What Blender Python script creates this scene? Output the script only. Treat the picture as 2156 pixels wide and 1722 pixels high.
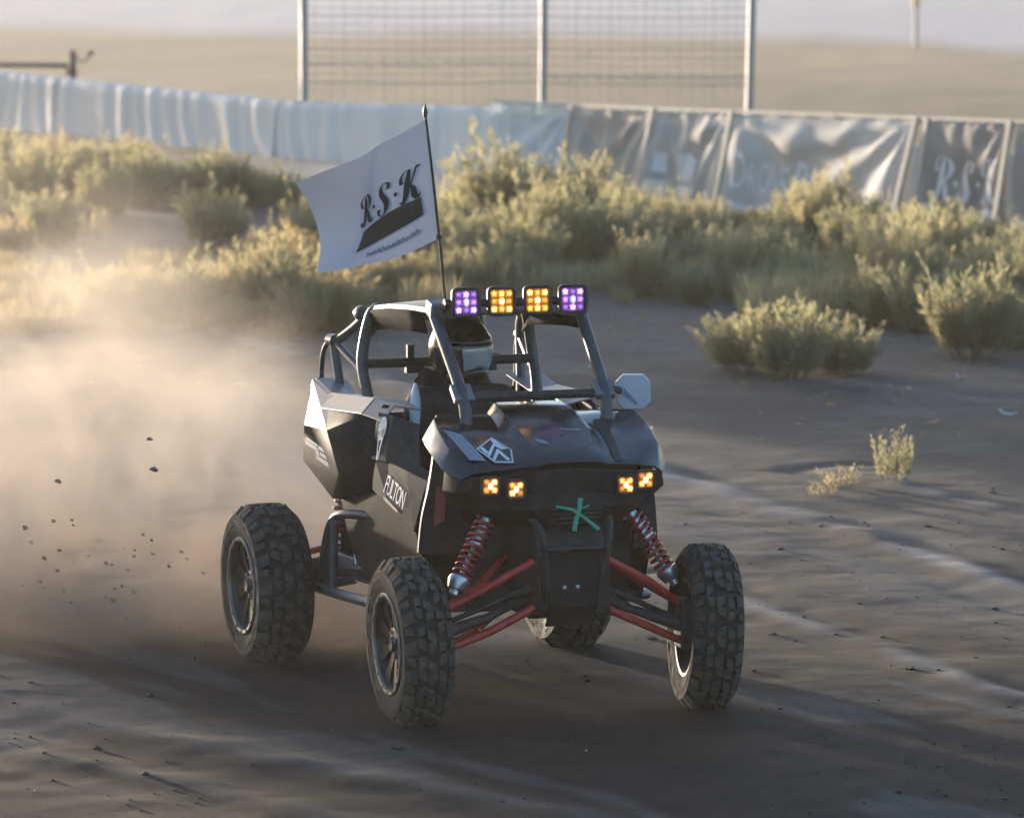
import bpy, bmesh, math, random
import numpy as np
from mathutils import Vector, Matrix, Euler

R = math.radians
sc = bpy.context.scene
for o in list(bpy.data.objects):
    bpy.data.objects.remove(o, do_unlink=True)
col = sc.collection

# ------------------------------------------------------------------ camera, sky, sun, exposure
PITCH = math.atan(1171 / 10925)
cam_d = bpy.data.cameras.new('camera')
cam_d.sensor_fit = 'HORIZONTAL'
cam_d.sensor_width = 36.0
cam_d.lens = 36.0 * 10925 / 2156
cam_d.clip_start = 0.5
cam_d.clip_end = 3000
cam_d.dof.use_dof = True
cam_d.dof.focus_distance = 24.6
cam_d.dof.aperture_fstop = 3.8
cam = bpy.data.objects.new('camera', cam_d)
cam.location = (0, 0, 4.0)
cam.rotation_euler = (math.pi / 2 - PITCH, 0, 0)
col.objects.link(cam)
sc.camera = cam

SUN_EL = R(2.1)
SUN_B = R(58.0)                       # measured from the left of the view towards the back
sun_to = Vector((-math.cos(SUN_B) * math.cos(SUN_EL), math.sin(SUN_B) * math.cos(SUN_EL), math.sin(SUN_EL)))
world = bpy.data.worlds.new('World')
sc.world = world
world.use_nodes = True
wn = world.node_tree
wn.nodes.clear()
sky = wn.nodes.new('ShaderNodeTexSky')
sky.sky_type = 'NISHITA'
sky.sun_disc = False
sky.sun_elevation = SUN_EL
sky.sun_rotation = math.atan2(sun_to.x, sun_to.y)
sky.altitude = 800
sky.air_density = 0.8
sky.dust_density = 3.0
sky.ozone_density = 2.0
bg = wn.nodes.new('ShaderNodeBackground')
bg.inputs['Strength'].default_value = 0.15
wo = wn.nodes.new('ShaderNodeOutputWorld')
wn.links.new(sky.outputs[0], bg.inputs[0])
wn.links.new(bg.outputs[0], wo.inputs[0])

sun_d = bpy.data.lights.new('sun', 'SUN')
sun_d.energy = 2.5
sun_d.angle = R(2.0)
sun_d.color = (1.0, 0.86, 0.68)
sun = bpy.data.objects.new('sun', sun_d)
sun.rotation_euler = sun_to.to_track_quat('Z', 'Y').to_euler()
col.objects.link(sun)

sc.view_settings.view_transform = 'Standard'
sc.view_settings.look = 'None'
sc.view_settings.exposure = 2.6
sc.view_settings.gamma = 1.0
sc.view_settings.use_curve_mapping = False
cy = sc.cycles
cy.use_denoising = True
try:
    cy.denoiser = 'OPENIMAGEDENOISE'
except Exception:
    pass
cy.use_adaptive_sampling = True
cy.adaptive_threshold = 0.02
cy.max_bounces = 6
cy.diffuse_bounces = 3
cy.glossy_bounces = 3
cy.transmission_bounces = 4
cy.transparent_max_bounces = 6
cy.volume_bounces = 1
cy.volume_step_rate = 2.0
cy.volume_max_steps = 128
cy.sample_clamp_indirect = 6.0
cy.caustics_reflective = False
cy.caustics_refractive = False

# ------------------------------------------------------------------ helpers
rng = random.Random(7)
nrng = np.random.default_rng(11)


def hsh(ix, iy, seed):
    n = (ix.astype(np.int64) * 374761393 + iy.astype(np.int64) * 668265263 + seed * 1274126177) & 0xffffffff
    n = ((n ^ (n >> 13)) * 1274126177) & 0xffffffff
    n = n ^ (n >> 16)
    return (n & 0xffff) / 65535.0


def vnoise(x, y, seed=0):
    x = np.asarray(x, float); y = np.asarray(y, float)
    ix = np.floor(x); iy = np.floor(y)
    fx = x - ix; fy = y - iy
    fx = fx * fx * fx * (fx * (fx * 6 - 15) + 10); fy = fy * fy * fy * (fy * (fy * 6 - 15) + 10)
    ix = ix.astype(np.int64); iy = iy.astype(np.int64)
    a = hsh(ix, iy, seed); b = hsh(ix + 1, iy, seed); c = hsh(ix, iy + 1, seed); d = hsh(ix + 1, iy + 1, seed)
    return (a + (b - a) * fx) * (1 - fy) + (c + (d - c) * fx) * fy - 0.5


def fbm(x, y, seed=0, octs=4, gain=0.5):
    s = 0; a = 1.0
    for k in range(octs):
        s = s + a * vnoise(x * 2 ** k + 17.3 * k, y * 2 ** k - 9.1 * k, seed + k)
        a *= gain
    return s


class MB:
    """collects geometry for one mesh"""
    def __init__(s):
        s.v = []; s.f = []; s.m = []

    def add(s, vs, fs, mi=0):
        o = len(s.v)
        s.v += [tuple(p) for p in vs]
        s.f += [tuple(i + o for i in f) for f in fs]
        s.m += [mi] * len(fs)
        return s

    def box(s, c, d, rot=None, mi=0, taper=None):
        hx, hy, hz = d[0] / 2, d[1] / 2, d[2] / 2
        vs = []
        for z in (-hz, hz):
            k = 1.0 if (taper is None or z < 0) else taper
            for x, y in ((-hx, -hy), (hx, -hy), (hx, hy), (-hx, hy)):
                vs.append(Vector((x * k, y * k, z)))
        if rot is not None:
            m = Euler(rot).to_matrix() if not isinstance(rot, Matrix) else rot
            vs = [m @ v for v in vs]
        c = Vector(c)
        vs = [v + c for v in vs]
        return s.add(vs, [(3, 2, 1, 0), (4, 5, 6, 7), (0, 1, 5, 4), (1, 2, 6, 5), (2, 3, 7, 6), (3, 0, 4, 7)], mi)

    def tube(s, pts, r, n=10, mi=0, cap=True):
        pts = [Vector(p) for p in pts]
        rs = r if isinstance(r, (list, tuple)) else [r] * len(pts)
        prev = None
        rings = []
        for i, p in enumerate(pts):
            if i == 0: t = pts[1] - pts[0]
            elif i == len(pts) - 1: t = pts[-1] - pts[-2]
            else: t = (pts[i + 1] - p).normalized() + (p - pts[i - 1]).normalized()
            if t.length < 1e-9: t = Vector((0, 0, 1))
            t.normalize()
            if prev is None:
                a = Vector((0, 0, 1)) if abs(t.z) < 0.9 else Vector((1, 0, 0))
                u = t.cross(a).normalized()
            else:
                u = (prev - t * prev.dot(t)).normalized()
            prev = u
            w = t.cross(u)
            rings.append([p + (u * math.cos(2 * math.pi * k / n) + w * math.sin(2 * math.pi * k / n)) * rs[i] for k in range(n)])
        vs = [q for rg in rings for q in rg]
        fs = []
        for i in range(len(pts) - 1):
            for k in range(n):
                a = i * n + k; b = i * n + (k + 1) % n
                fs.append((a, b, b + n, a + n))
        if cap:
            fs.append(tuple(range(n - 1, -1, -1)))
            fs.append(tuple((len(pts) - 1) * n + k for k in range(n)))
        return s.add(vs, fs, mi)

    def lathe(s, prof, n=32, axis='y', c=(0, 0, 0), mi=0, closed=False):
        vs = []; fs = []
        m = len(prof)
        c = Vector(c)
        for k in range(n):
            a = 2 * math.pi * k / n
            for (w, r) in prof:
                if axis == 'y': p = Vector((r * math.cos(a), w, r * math.sin(a)))
                elif axis == 'x': p = Vector((w, r * math.cos(a), r * math.sin(a)))
                else: p = Vector((r * math.cos(a), r * math.sin(a), w))
                vs.append(p + c)
        for k in range(n):
            for j in range(m if closed else m - 1):
                a = k * m + j; b = k * m + (j + 1) % m
                a2 = ((k + 1) % n) * m + j; b2 = ((k + 1) % n) * m + (j + 1) % m
                fs.append((a, b, b2, a2))
        return s.add(vs, fs, mi)

    def prism(s, poly, thick, mi=0):
        """poly: 3D points of a planar polygon, thick: offset vector"""
        poly = [Vector(p) for p in poly]; t = Vector(thick); n = len(poly)
        vs = poly + [p + t for p in poly]
        fs = [tuple(range(n - 1, -1, -1)), tuple(range(n, 2 * n))]
        for i in range(n):
            j = (i + 1) % n
            fs.append((i, j, n + j, n + i))
        return s.add(vs, fs, mi)

    def build(s, name, mats, parent=None, smooth=None, bevel=None, solid=None, loc=None, fix=True, sub=0):
        me = bpy.data.meshes.new(name)
        me.from_pydata([tuple(v) for v in s.v], [], s.f)
        if not isinstance(mats, (list, tuple)): mats = [mats]
        for m in mats: me.materials.append(m)
        if len(mats) > 1: me.polygons.foreach_set('material_index', s.m)
        if fix:
            bm = bmesh.new(); bm.from_mesh(me)
            bmesh.ops.recalc_face_normals(bm, faces=bm.faces)
            bm.to_mesh(me); bm.free()
        if smooth is not None:
            me.polygons.foreach_set('use_smooth', [True] * len(me.polygons))
            me.set_sharp_from_angle(angle=R(smooth))
        o = bpy.data.objects.new(name, me)
        col.objects.link(o)
        if parent is not None: o.parent = parent
        if loc is not None: o.location = loc
        if solid:
            md = o.modifiers.new('solid', 'SOLIDIFY'); md.thickness = solid; md.offset = -1
        if bevel:
            md = o.modifiers.new('bevel', 'BEVEL'); md.width = bevel; md.segments = 2; md.limit_method = 'ANGLE'; md.angle_limit = R(25)
        if sub:
            md = o.modifiers.new('sub', 'SUBSURF'); md.levels = sub; md.render_levels = sub
        return o


def tag(o, label=None, cat=None, group=None, kind=None):
    if label: o['label'] = label
    if cat: o['category'] = cat
    if group: o['group'] = group
    if kind: o['kind'] = kind
    return o


def thing(name, label, cat, loc=(0, 0, 0), rz=0.0, group=None):
    o = bpy.data.objects.new(name, None)
    o.empty_display_size = 0.2
    col.objects.link(o)
    o.location = loc; o.rotation_euler = (0, 0, rz)
    return tag(o, label, cat, group)


def part(name, me, parent, mat_world=None, loc=(0, 0, 0), rot=(0, 0, 0), scale=(1, 1, 1)):
    o = bpy.data.objects.new(name, me)
    col.objects.link(o); o.parent = parent
    o.location = loc; o.rotation_euler = rot; o.scale = scale
    return o


def smooth_path(pts, n=8):
    """Catmull-Rom"""
    pts = [Vector(p) for p in pts]
    P = [pts[0]] + pts + [pts[-1]]
    out = []
    for i in range(1, len(P) - 2):
        p0, p1, p2, p3 = P[i - 1], P[i], P[i + 1], P[i + 2]
        for k in range(n):
            t = k / n
            out.append(0.5 * ((2 * p1) + (p2 - p0) * t + (2 * p0 - 5 * p1 + 4 * p2 - p3) * t * t + (3 * p1 - p0 - 3 * p2 + p3) * t ** 3))
    out.append(pts[-1])
    return out


# ------------------------------------------------------------------ materials
class N:
    def __init__(s, name):
        s.mat = bpy.data.materials.new(name); s.mat.use_nodes = True
        s.nt = s.mat.node_tree; s.nt.nodes.clear()
        s.out = s.nt.nodes.new('ShaderNodeOutputMaterial')

    def n(s, typ, ins=None, **kw):
        nd = s.nt.nodes.new('ShaderNode' + typ)
        for k, v in kw.items(): setattr(nd, k, v)
        for k, v in (ins or {}).items(): s.set(nd.inputs[k], v)
        return nd

    def set(s, inp, v):
        if isinstance(v, bpy.types.NodeSocket): s.nt.links.new(v, inp)
        elif isinstance(v, bpy.types.Node): s.nt.links.new(v.outputs[0], inp)
        else: inp.default_value = v

    def math(s, op, a, b=None, c=None, clamp=False):
        nd = s.nt.nodes.new('ShaderNodeMath'); nd.operation = op; nd.use_clamp = clamp
        s.set(nd.inputs[0], a)
        if b is not None: s.set(nd.inputs[1], b)
        if c is not None: s.set(nd.inputs[2], c)
        return nd.outputs[0]

    def mix(s, f, a, b, blend='MIX'):
        nd = s.nt.nodes.new('ShaderNodeMix'); nd.data_type = 'RGBA'; nd.blend_type = blend
        s.set(nd.inputs[0], f); s.set(nd.inputs[6], a); s.set(nd.inputs[7], b)
        return nd.outputs[2]

    def noise(s, vec, scale, detail=4, rough=0.55, dist=0.0):
        nd = s.n('TexNoise', {'Scale': scale, 'Detail': detail, 'Roughness': rough, 'Distortion': dist})
        if vec is not None: s.set(nd.inputs['Vector'], vec)
        return nd.outputs[0]

    def ramp(s, v, a, b, lo=0.0, hi=1.0):
        nd = s.n('MapRange', {'Value': v, 'From Min': a, 'From Max': b, 'To Min': lo, 'To Max': hi})
        nd.clamp = True
        return nd.outputs[0]

    def surf(s, sh):
        s.nt.links.new(sh.outputs[0], s.out.inputs['Surface']); return s.mat


def rgb(*c): return (c[0], c[1], c[2], 1.0)


def mat_basic(name, c, rough=0.5, metal=0.0, dirt=0.25, dirt_c=(0.30, 0.24, 0.18), scale=9.0, coat=0.0, spec=0.5, bump=0.0, var=0.15, up_dirt=0.0):
    """principled surface with dust, uneven gloss and fine relief"""
    m = N(name)
    tc = m.n('TexCoord')
    ob = tc.outputs['Object']
    n1 = m.noise(ob, scale, 5, 0.6)
    n2 = m.noise(ob, scale * 5.3, 4, 0.6)
    base = m.mix(m.ramp(n1, 0.3, 0.7), rgb(*[x * (1 - var) for x in c]), rgb(*[min(1, x * (1 + var)) for x in c]))
    msk = m.math('MULTIPLY', m.ramp(m.math('ADD', m.math('MULTIPLY', n1, 0.6), m.math('MULTIPLY', n2, 0.4)), 0.42, 0.68), dirt)
    if up_dirt:
        g = m.n('NewGeometry'); sx = m.n('SeparateXYZ', {0: g.outputs['Normal']})
        up = m.math('MULTIPLY', m.ramp(sx.outputs[2], 0.2, 1.0), up_dirt)
        msk = m.math('ADD', msk, m.math('MULTIPLY', up, m.ramp(n2, 0.3, 0.6, 0.4, 1.0)), clamp=True)
    base = m.mix(msk, base, rgb(*dirt_c))
    rg = m.math('ADD', m.math('MULTIPLY', msk, 0.5), m.math('ADD', rough - 0.06, m.math('MULTIPLY', n2, 0.12)), clamp=True)
    p = m.n('BsdfPrincipled', {'Base Color': base, 'Roughness': rg, 'Metallic': metal, 'Specular IOR Level': spec, 'Coat Weight': coat, 'Coat Roughness': 0.12})
    if bump:
        b = m.n('Bump', {'Height': n2, 'Strength': bump, 'Distance': 0.01})
        m.set(p.inputs['Normal'], b.outputs[0])
    return m.surf(p)


M = {}
M['paint'] = mat_basic('black_paint', (0.008, 0.008, 0.010), 0.24, 0, 0.03, coat=0.5, scale=5, up_dirt=0.015)
M['side'] = mat_basic('dark_body_plastic', (0.017, 0.016, 0.016), 0.62, 0, 0.10, scale=6, up_dirt=0.04, spec=0.12)
M['sidegrey'] = mat_basic('charcoal_door_plastic', (0.046, 0.046, 0.046), 0.62, 0, 0.10, scale=6, up_dirt=0.05, spec=0.10)
M['topgrey'] = mat_basic('grey_top_trim', (0.16, 0.16, 0.17), 0.35, 0, 0.18, scale=6, up_dirt=0.2)
M['matte'] = mat_basic('dull_black_panel', (0.010, 0.009, 0.008), 0.9, 0, 0.08, scale=8, spec=0.04)
M['plastic'] = mat_basic('matte_black_plastic', (0.012, 0.012, 0.012), 0.55, 0, 0.18, scale=8)
M['cage'] = mat_basic('gunmetal_tube', (0.075, 0.078, 0.085), 0.36, 0.3, 0.15, scale=12)
M['steel'] = mat_basic('grey_steel_tube', (0.22, 0.22, 0.23), 0.38, 0.6, 0.25, scale=12)
M['alloy'] = mat_basic('brushed_alloy', (0.50, 0.50, 0.50), 0.3, 0.9, 0.25, scale=14)
M['red'] = mat_basic('red_powder_coat', (0.55, 0.030, 0.022), 0.36, 0, 0.14, scale=10)
M['spring'] = mat_basic('dark_red_spring', (0.38, 0.030, 0.025), 0.3, 0.15, 0.12, scale=10)
M['tyre'] = mat_basic('dusty_tyre_rubber', (0.014, 0.013, 0.012), 0.75, 0, 0.6, dirt_c=(0.07, 0.056, 0.045), scale=9, bump=0.3)
M['tyre_lug'] = mat_basic('dusty_tread_rubber', (0.040, 0.037, 0.034), 0.8, 0, 0.9, dirt_c=(0.155, 0.120, 0.088), scale=16, bump=0.3)
M['rooftop'] = mat_basic('dusty_sunlit_roof', (0.40, 0.385, 0.36), 0.5, 0, 0.3, scale=6)  # black roof coloured pale to show grazing sun on its top
M['rim'] = mat_basic('black_wheel', (0.02, 0.019, 0.018), 0.36, 0.4, 0.2, scale=9)
M['beadring'] = mat_basic('grey_bead_ring', (0.20, 0.19, 0.175), 0.42, 0.5, 0.4, scale=9)
M['suit'] = mat_basic('black_race_suit', (0.014, 0.013, 0.013), 0.8, 0, 0.15, scale=10, bump=0.3)
M['helmet'] = mat_basic('black_helmet', (0.012, 0.011, 0.011), 0.2, 0, 0.1, coat=0.6, scale=7)
M['white'] = mat_basic('white_vinyl', (0.78, 0.78, 0.80), 0.45, 0, 0.12, scale=12, var=0.05)
M['decalglint'] = mat_basic('faded_vinyl_and_glint', (0.30, 0.32, 0.36), 0.4, 0, 0.5, dirt_c=(0.1, 0.1, 0.11), scale=22, var=0.3)  # grey decals, and the soft glint painted on the hood edge
M['decalfaint'] = mat_basic('faint_grey_vinyl', (0.13, 0.12, 0.115), 0.5, 0, 0.3, scale=22, var=0.3)
M['inkblue'] = mat_basic('dark_blue_vinyl', (0.02, 0.024, 0.045), 0.4, 0, 0.1, scale=12)
M['mirror'] = mat_basic('pale_lavender_mirror_shell', (0.55, 0.53, 0.60), 0.3, 0, 0.1, scale=12, var=0.06)
M['green'] = mat_basic('green_strap', (0.05, 0.42, 0.27), 0.5, 0, 0.1, scale=20)
M['redpatch'] = mat_basic('red_liner', (0.22, 0.02, 0.014), 0.5, 0, 0.2, scale=12)
M['flange'] = mat_basic('pale_fender_edge', (0.33, 0.31, 0.29), 0.4, 0, 0.25, scale=12)  # light grey rolled edge of the front fender
M['pole'] = mat_basic('black_whip', (0.012, 0.011, 0.011), 0.4, 0, 0.1)
M['ink'] = mat_basic('black_ink', (0.012, 0.013, 0.02), 0.8, 0, 0.0)
M['inkband'] = mat_basic('dark_brown_ink', (0.028, 0.024, 0.022), 0.8, 0, 0.05)
M['inkfaint'] = mat_basic('faded_blue_ink', (0.22, 0.23, 0.33), 0.8, 0, 0.2, dirt_c=(0.5, 0.5, 0.56), scale=40)
M['wood'] = mat_basic('pale_timber', (0.50, 0.43, 0.34), 0.7, 0, 0.25, scale=8, bump=0.3)
M['galv'] = mat_basic('galvanised_post', (0.26, 0.275, 0.30), 0.5, 0.2, 0.2, scale=5)
M['wire'] = mat_basic('fence_wire', (0.16, 0.15, 0.145), 0.9, 0, 0.1)
M['rust'] = mat_basic('rusty_rail', (0.075, 0.05, 0.035), 0.7, 0.1, 0.3, scale=6)
M['clod'] = mat_basic('dark_soil_clod', (0.055, 0.043, 0.034), 0.95, 0, 0.3, dirt_c=(0.12, 0.095, 0.075), scale=20, bump=0.5)
M['litter'] = mat_basic('pale_litter', (0.62, 0.60, 0.58), 0.6, 0, 0.25, scale=20)
M['orange'] = mat_basic('orange_marker', (0.6, 0.30, 0.08), 0.6, 0, 0.2)
M['marker'] = mat_basic('cream_marker', (0.55, 0.47, 0.36), 0.7, 0, 0.2)


def mat_concrete():
    m = N('whitewashed_concrete')
    tc = m.n('TexCoord'); ob = tc.outputs['Object']
    n1 = m.noise(ob, 1.3, 5, 0.6); n2 = m.noise(ob, 14, 4, 0.6)
    mp = m.n('Mapping', {'Vector': ob, 'Scale': (3.2, 3.2, 0.25)})
    st = m.noise(mp.outputs[0], 1.6, 5, 0.65)
    c = m.mix(m.ramp(n1, 0.3, 0.7), rgb(0.80, 0.795, 0.80), rgb(0.88, 0.87, 0.86))
    c = m.mix(m.ramp(st, 0.60, 0.78, 0, 0.55), c, rgb(0.40, 0.385, 0.36))
    c = m.mix(m.ramp(st, 0.42, 0.24, 0, 0.5), c, rgb(0.86, 0.82, 0.72))
    c = m.mix(m.ramp(n2, 0.62, 0.75, 0, 0.25), c, rgb(0.35, 0.33, 0.31))
    b = m.n('Bump', {'Height': n2, 'Strength': 0.35, 'Distance': 0.02})
    return m.surf(m.n('BsdfPrincipled', {'Base Color': c, 'Roughness': 0.85, 'Normal': b.outputs[0]}))


def mat_cloth(name, c, c2, trans=0.35, scale=3.0, rough=0.85):
    m = N(name)
    tc = m.n('TexCoord'); ob = tc.outputs['Object']
    n1 = m.noise(ob, scale, 4, 0.6)
    base = m.mix(m.ramp(n1, 0.35, 0.68), rgb(*c), rgb(*c2))
    p = m.n('BsdfPrincipled', {'Base Color': base, 'Roughness': rough, 'Specular IOR Level': 0.12})
    t = m.n('BsdfTranslucent', {'Color': base})
    mx = m.n('MixShader', {0: trans, 1: p, 2: t})
    return m.surf(mx)


def mat_leaf(name, a, b, c, trans=0.45):
    m = N(name)
    oi = m.n('ObjectInfo')
    tc = m.n('TexCoord')
    n1 = m.noise(tc.outputs['Object'], 5.0, 3, 0.6)
    at = m.n('Attribute', attribute_name='leaf')
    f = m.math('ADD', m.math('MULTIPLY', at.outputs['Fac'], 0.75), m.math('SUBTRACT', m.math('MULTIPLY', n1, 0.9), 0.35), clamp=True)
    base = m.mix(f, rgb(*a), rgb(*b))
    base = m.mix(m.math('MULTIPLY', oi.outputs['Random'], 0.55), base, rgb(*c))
    d = m.n('BsdfPrincipled', {'Base Color': base, 'Roughness': 0.7, 'Specular IOR Level': 0.25})
    t = m.n('BsdfTranslucent', {'Color': base})
    mx = m.n('MixShader', {0: trans, 1: d, 2: t})
    return m.surf(mx)


def mat_lens(name, c, emit, em, sc_=70):
    """lamp glass: each reflector cell glows towards its middle (vertex attribute glow)"""
    m = N(name)
    at = m.n('Attribute', attribute_name='glow'); k = at.outputs['Fac']
    base = m.mix(k, rgb(*[x * 0.25 for x in c]), rgb(*c))
    hot = m.mix(m.math('POWER', k, 4.0), rgb(*emit), rgb(*[min(1, x + .45) for x in emit]))
    p = m.n('BsdfPrincipled', {'Base Color': base, 'Roughness': 0.10, 'Specular IOR Level': 0.8, 'Coat Weight': 0.8,
                               'Emission Color': hot, 'Emission Strength': m.math('MULTIPLY', m.math('POWER', k, 1.6), em)})
    return m.surf(p)


M['concrete'] = mat_concrete()
M['sheet'] = mat_cloth('added_sheeting', (0.90, 0.83, 0.76), (0.92, 0.87, 0.81), 0.22, 1.2)
M['flag'] = mat_cloth('white_flag_cloth', (0.46, 0.455, 0.53), (0.52, 0.515, 0.58), 0.06, 3)
M['ban_pale'] = mat_cloth('pale_banner_cloth', (0.80, 0.80, 0.80), (0.70, 0.74, 0.68), 0.30, 2.2)
M['ban_brown'] = mat_cloth('taupe_banner_cloth', (0.46, 0.42, 0.37), (0.58, 0.55, 0.51), 0.30, 1.6)
M['ban_grey'] = mat_cloth('grey_banner_cloth', (0.50, 0.475, 0.45), (0.62, 0.60, 0.57), 0.30, 1.6)
M['ban_tan'] = mat_cloth('warm_grey_banner_cloth', (0.58, 0.55, 0.51), (0.70, 0.67, 0.63), 0.32, 1.4)
M['ban_dark'] = mat_cloth('dark_taupe_banner_cloth', (0.30, 0.275, 0.25), (0.40, 0.375, 0.35), 0.22, 1.8)
M['ban_white'] = mat_cloth('white_banner_print', (0.80, 0.80, 0.82), (0.86, 0.86, 0.87), 0.25, 3)
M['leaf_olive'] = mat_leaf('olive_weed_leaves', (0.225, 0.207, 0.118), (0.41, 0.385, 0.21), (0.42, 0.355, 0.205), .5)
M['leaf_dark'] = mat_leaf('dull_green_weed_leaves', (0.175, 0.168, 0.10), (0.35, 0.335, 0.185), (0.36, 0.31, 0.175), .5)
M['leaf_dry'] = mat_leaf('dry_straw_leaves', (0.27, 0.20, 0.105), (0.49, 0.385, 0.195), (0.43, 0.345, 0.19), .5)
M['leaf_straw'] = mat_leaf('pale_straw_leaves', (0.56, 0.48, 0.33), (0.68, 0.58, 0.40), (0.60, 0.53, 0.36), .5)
M['stem'] = mat_basic('dry_weed_stem', (0.17, 0.13, 0.08), 0.8, 0, 0.2)
M['amber'] = mat_lens('amber_lens', (0.85, 0.36, 0.03), (1.0, 0.36, 0.02), 1.5)
M['amber_core'] = mat_lens('amber_bulb', (1.0, 0.6, 0.1), (1.0, 0.55, 0.08), 2.6)
M['amber_dim'] = mat_lens('amber_lens_dim', (0.70, 0.27, 0.05), (1.0, 0.36, 0.04), 0.9, 85)
M['violet'] = mat_lens('violet_lens', (0.46, 0.20, 0.74), (0.42, 0.15, 0.85), 1.1)
M['violet_core'] = mat_lens('violet_bulb', (0.6, 0.55, 0.7), (0.6, 0.5, 0.75), 0.25)


def mat_visor():
    m = N('pale_reflection_visor')
    p = m.n('BsdfPrincipled', {'Base Color': rgb(0.50, 0.56, 0.60), 'Roughness': 0.25, 'Metallic': 0.25, 'Coat Weight': 0.6})  # pale base stands in for the bright reflection on the visor
    return m.surf(p)


M['visor'] = mat_visor()


def mat_ground():
    m = N('dirt_ground')
    g = m.n('NewGeometry'); pos = g.outputs['Position']
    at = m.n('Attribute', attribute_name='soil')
    mp = m.n('Mapping', {'Vector': pos, 'Rotation': (0, 0, R(58)), 'Scale': (0.35, 1.6, 1.0)})
    n1 = m.noise(mp.outputs[0], 2.2, 6, 0.62)
    n2 = m.noise(pos, 9.0, 6, 0.65)
    n3 = m.noise(pos, 42.0, 4, 0.6)
    v = m.math('ADD', m.math('MULTIPLY', n1, 0.5), m.math('MULTIPLY', n2, 0.5))
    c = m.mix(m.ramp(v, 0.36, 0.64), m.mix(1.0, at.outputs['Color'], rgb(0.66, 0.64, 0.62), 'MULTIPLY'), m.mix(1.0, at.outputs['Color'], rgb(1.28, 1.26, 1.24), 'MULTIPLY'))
    c = m.mix(m.ramp(n3, 0.6, 0.78, 0, 0.35), c, rgb(0.05, 0.042, 0.035))
    c = m.mix(m.ramp(n3, 0.36, 0.24, 0, 0.22), c, rgb(0.15, 0.13, 0.115))
    h = m.math('ADD', m.math('MULTIPLY', n2, 0.7), m.math('MULTIPLY', n3, 0.3))
    n4 = m.noise(pos, 130.0, 3, 0.6)
    h = m.math('ADD', h, m.math('MULTIPLY', n4, 0.25))
    b = m.n('Bump', {'Height': h, 'Strength': 0.25, 'Distance': 0.010})
    p = m.n('BsdfPrincipled', {'Base Color': c, 'Roughness': 0.92, 'Specular IOR Level': 0.25, 'Normal': b.outputs[0]})
    return m.surf(p)


M['ground'] = mat_ground()

# ------------------------------------------------------------------ ground: one sheet out to the horizon
WALL = [(-13.5, 83.3), (-7.18, 73.0), (-2.876, 66.0), (0.79, 61.0), (5.20, 52.6), (10.5, 42.5)]


def seg_dist(x, y, pts):
    best = np.full(np.shape(x), 1e9)
    for (ax, ay), (bx, by) in zip(pts[:-1], pts[1:]):
        dx, dy = bx - ax, by - ay
        t = np.clip(((x - ax) * dx + (y - ay) * dy) / (dx * dx + dy * dy), 0, 1)
        best = np.minimum(best, np.hypot(x - ax - t * dx, y - ay - t * dy))
    return best


RUTS = [  # centre line, half width, ridge height, how pale the dry crest and its lit edge are painted
    ([(-6, 52), (-1.2, 40), (1.07, 33.06), (1.58, 31.6), (2.03, 30.48), (2.47, 29.04), (2.8, 28.09), (3.9, 24.8), (6, 19)], 0.13, 0.022, 1.0),
    ([(0.9, 28.6), (1.45, 26.9), (1.91, 25.73), (2.44, 24.4), (3.2, 22.2), (4, 20)], 0.10, 0.015, 0.8),
    ([(-5, 28.5), (-2.46, 24.69), (-1.85, 23.59), (-1.23, 22.96), (-0.37, 22.12), (0.5, 21.1), (2, 19)], 0.13, 0.014, 0.22),
    ([(-4, 25.2), (-2.4, 23.3), (-1.2, 21.9), (-0.2, 20.8)], 0.10, 0.010, 0.18),
    ([(2.2, 33.6), (3.0, 31.5), (3.9, 29.2), (4.8, 27)], 0.14, 0.02, 0.3),
]
WHEELS = []


def ground_h(x, y):
    x = np.asarray(x, float); y = np.asarray(y, float)
    near = np.clip(1 - (y - 34) / 12, 0, 1)
    h = 0.016 * fbm(x * 0.35, y * 0.35, 3, 3) + 0.008 * fbm(x * 1.1, y * 0.8, 9, 3)
    u = x * 0.866 + y * 0.5; w = -x * 0.5 + y * 0.866          # w runs with the track
    h = h + near * (0.003 * fbm(u * 2.6, w * 0.5, 21, 2) + 0.004 * fbm(x * 4, y * 4, 31, 2, 0.5))
    for pts, wd, ht, _ in RUTS:
        d = seg_dist(x + 0.12 * vnoise(x * 1.5, y * 1.5, 77), y, pts)
        h = h + ht * np.exp(-(d / wd) ** 2) * (0.75 + 0.9 * vnoise(x * 2.5, y * 2.5, 5)) - 0.5 * ht * np.exp(-((d - 2.4 * wd) / wd) ** 2)
    # weed hummocks and the bank against the wall
    h = h + 0.10 * np.exp(-((y - 50) / 9) ** 2) * (0.6 + fbm(x * 0.5, y * 0.3, 41, 3))
    dw = seg_dist(x, y, WALL)
    h = h + 0.16 * np.exp(-(dw / 1.3) ** 2) * np.clip(1 - (x + 1.0) / 2.5, 0, 1)
    for (wx, wy) in WHEELS:
        k = np.exp(-(((x - wx) ** 2 + (y - wy) ** 2) / 0.40 ** 2))
        h = h * (1 - k) + 0.012 * k
    return h


CAR = Vector((-0.112, 25.0, 0.0))
YAW = -R(71.0)
cf = (math.sin(R(19)), -math.cos(R(19))); cl = (math.cos(R(19)), math.sin(R(19)))


def car_w(x, y): return (CAR.x + x * cf[0] + y * cl[0], CAR.y + x * cf[1] + y * cl[1])


FW = [(1.13, -0.770), (1.13, 0.690)]
RW = [(-0.90, -0.860), (-0.90, 0.72)]
for p in FW + RW: WHEELS.append(car_w(*p))


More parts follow.
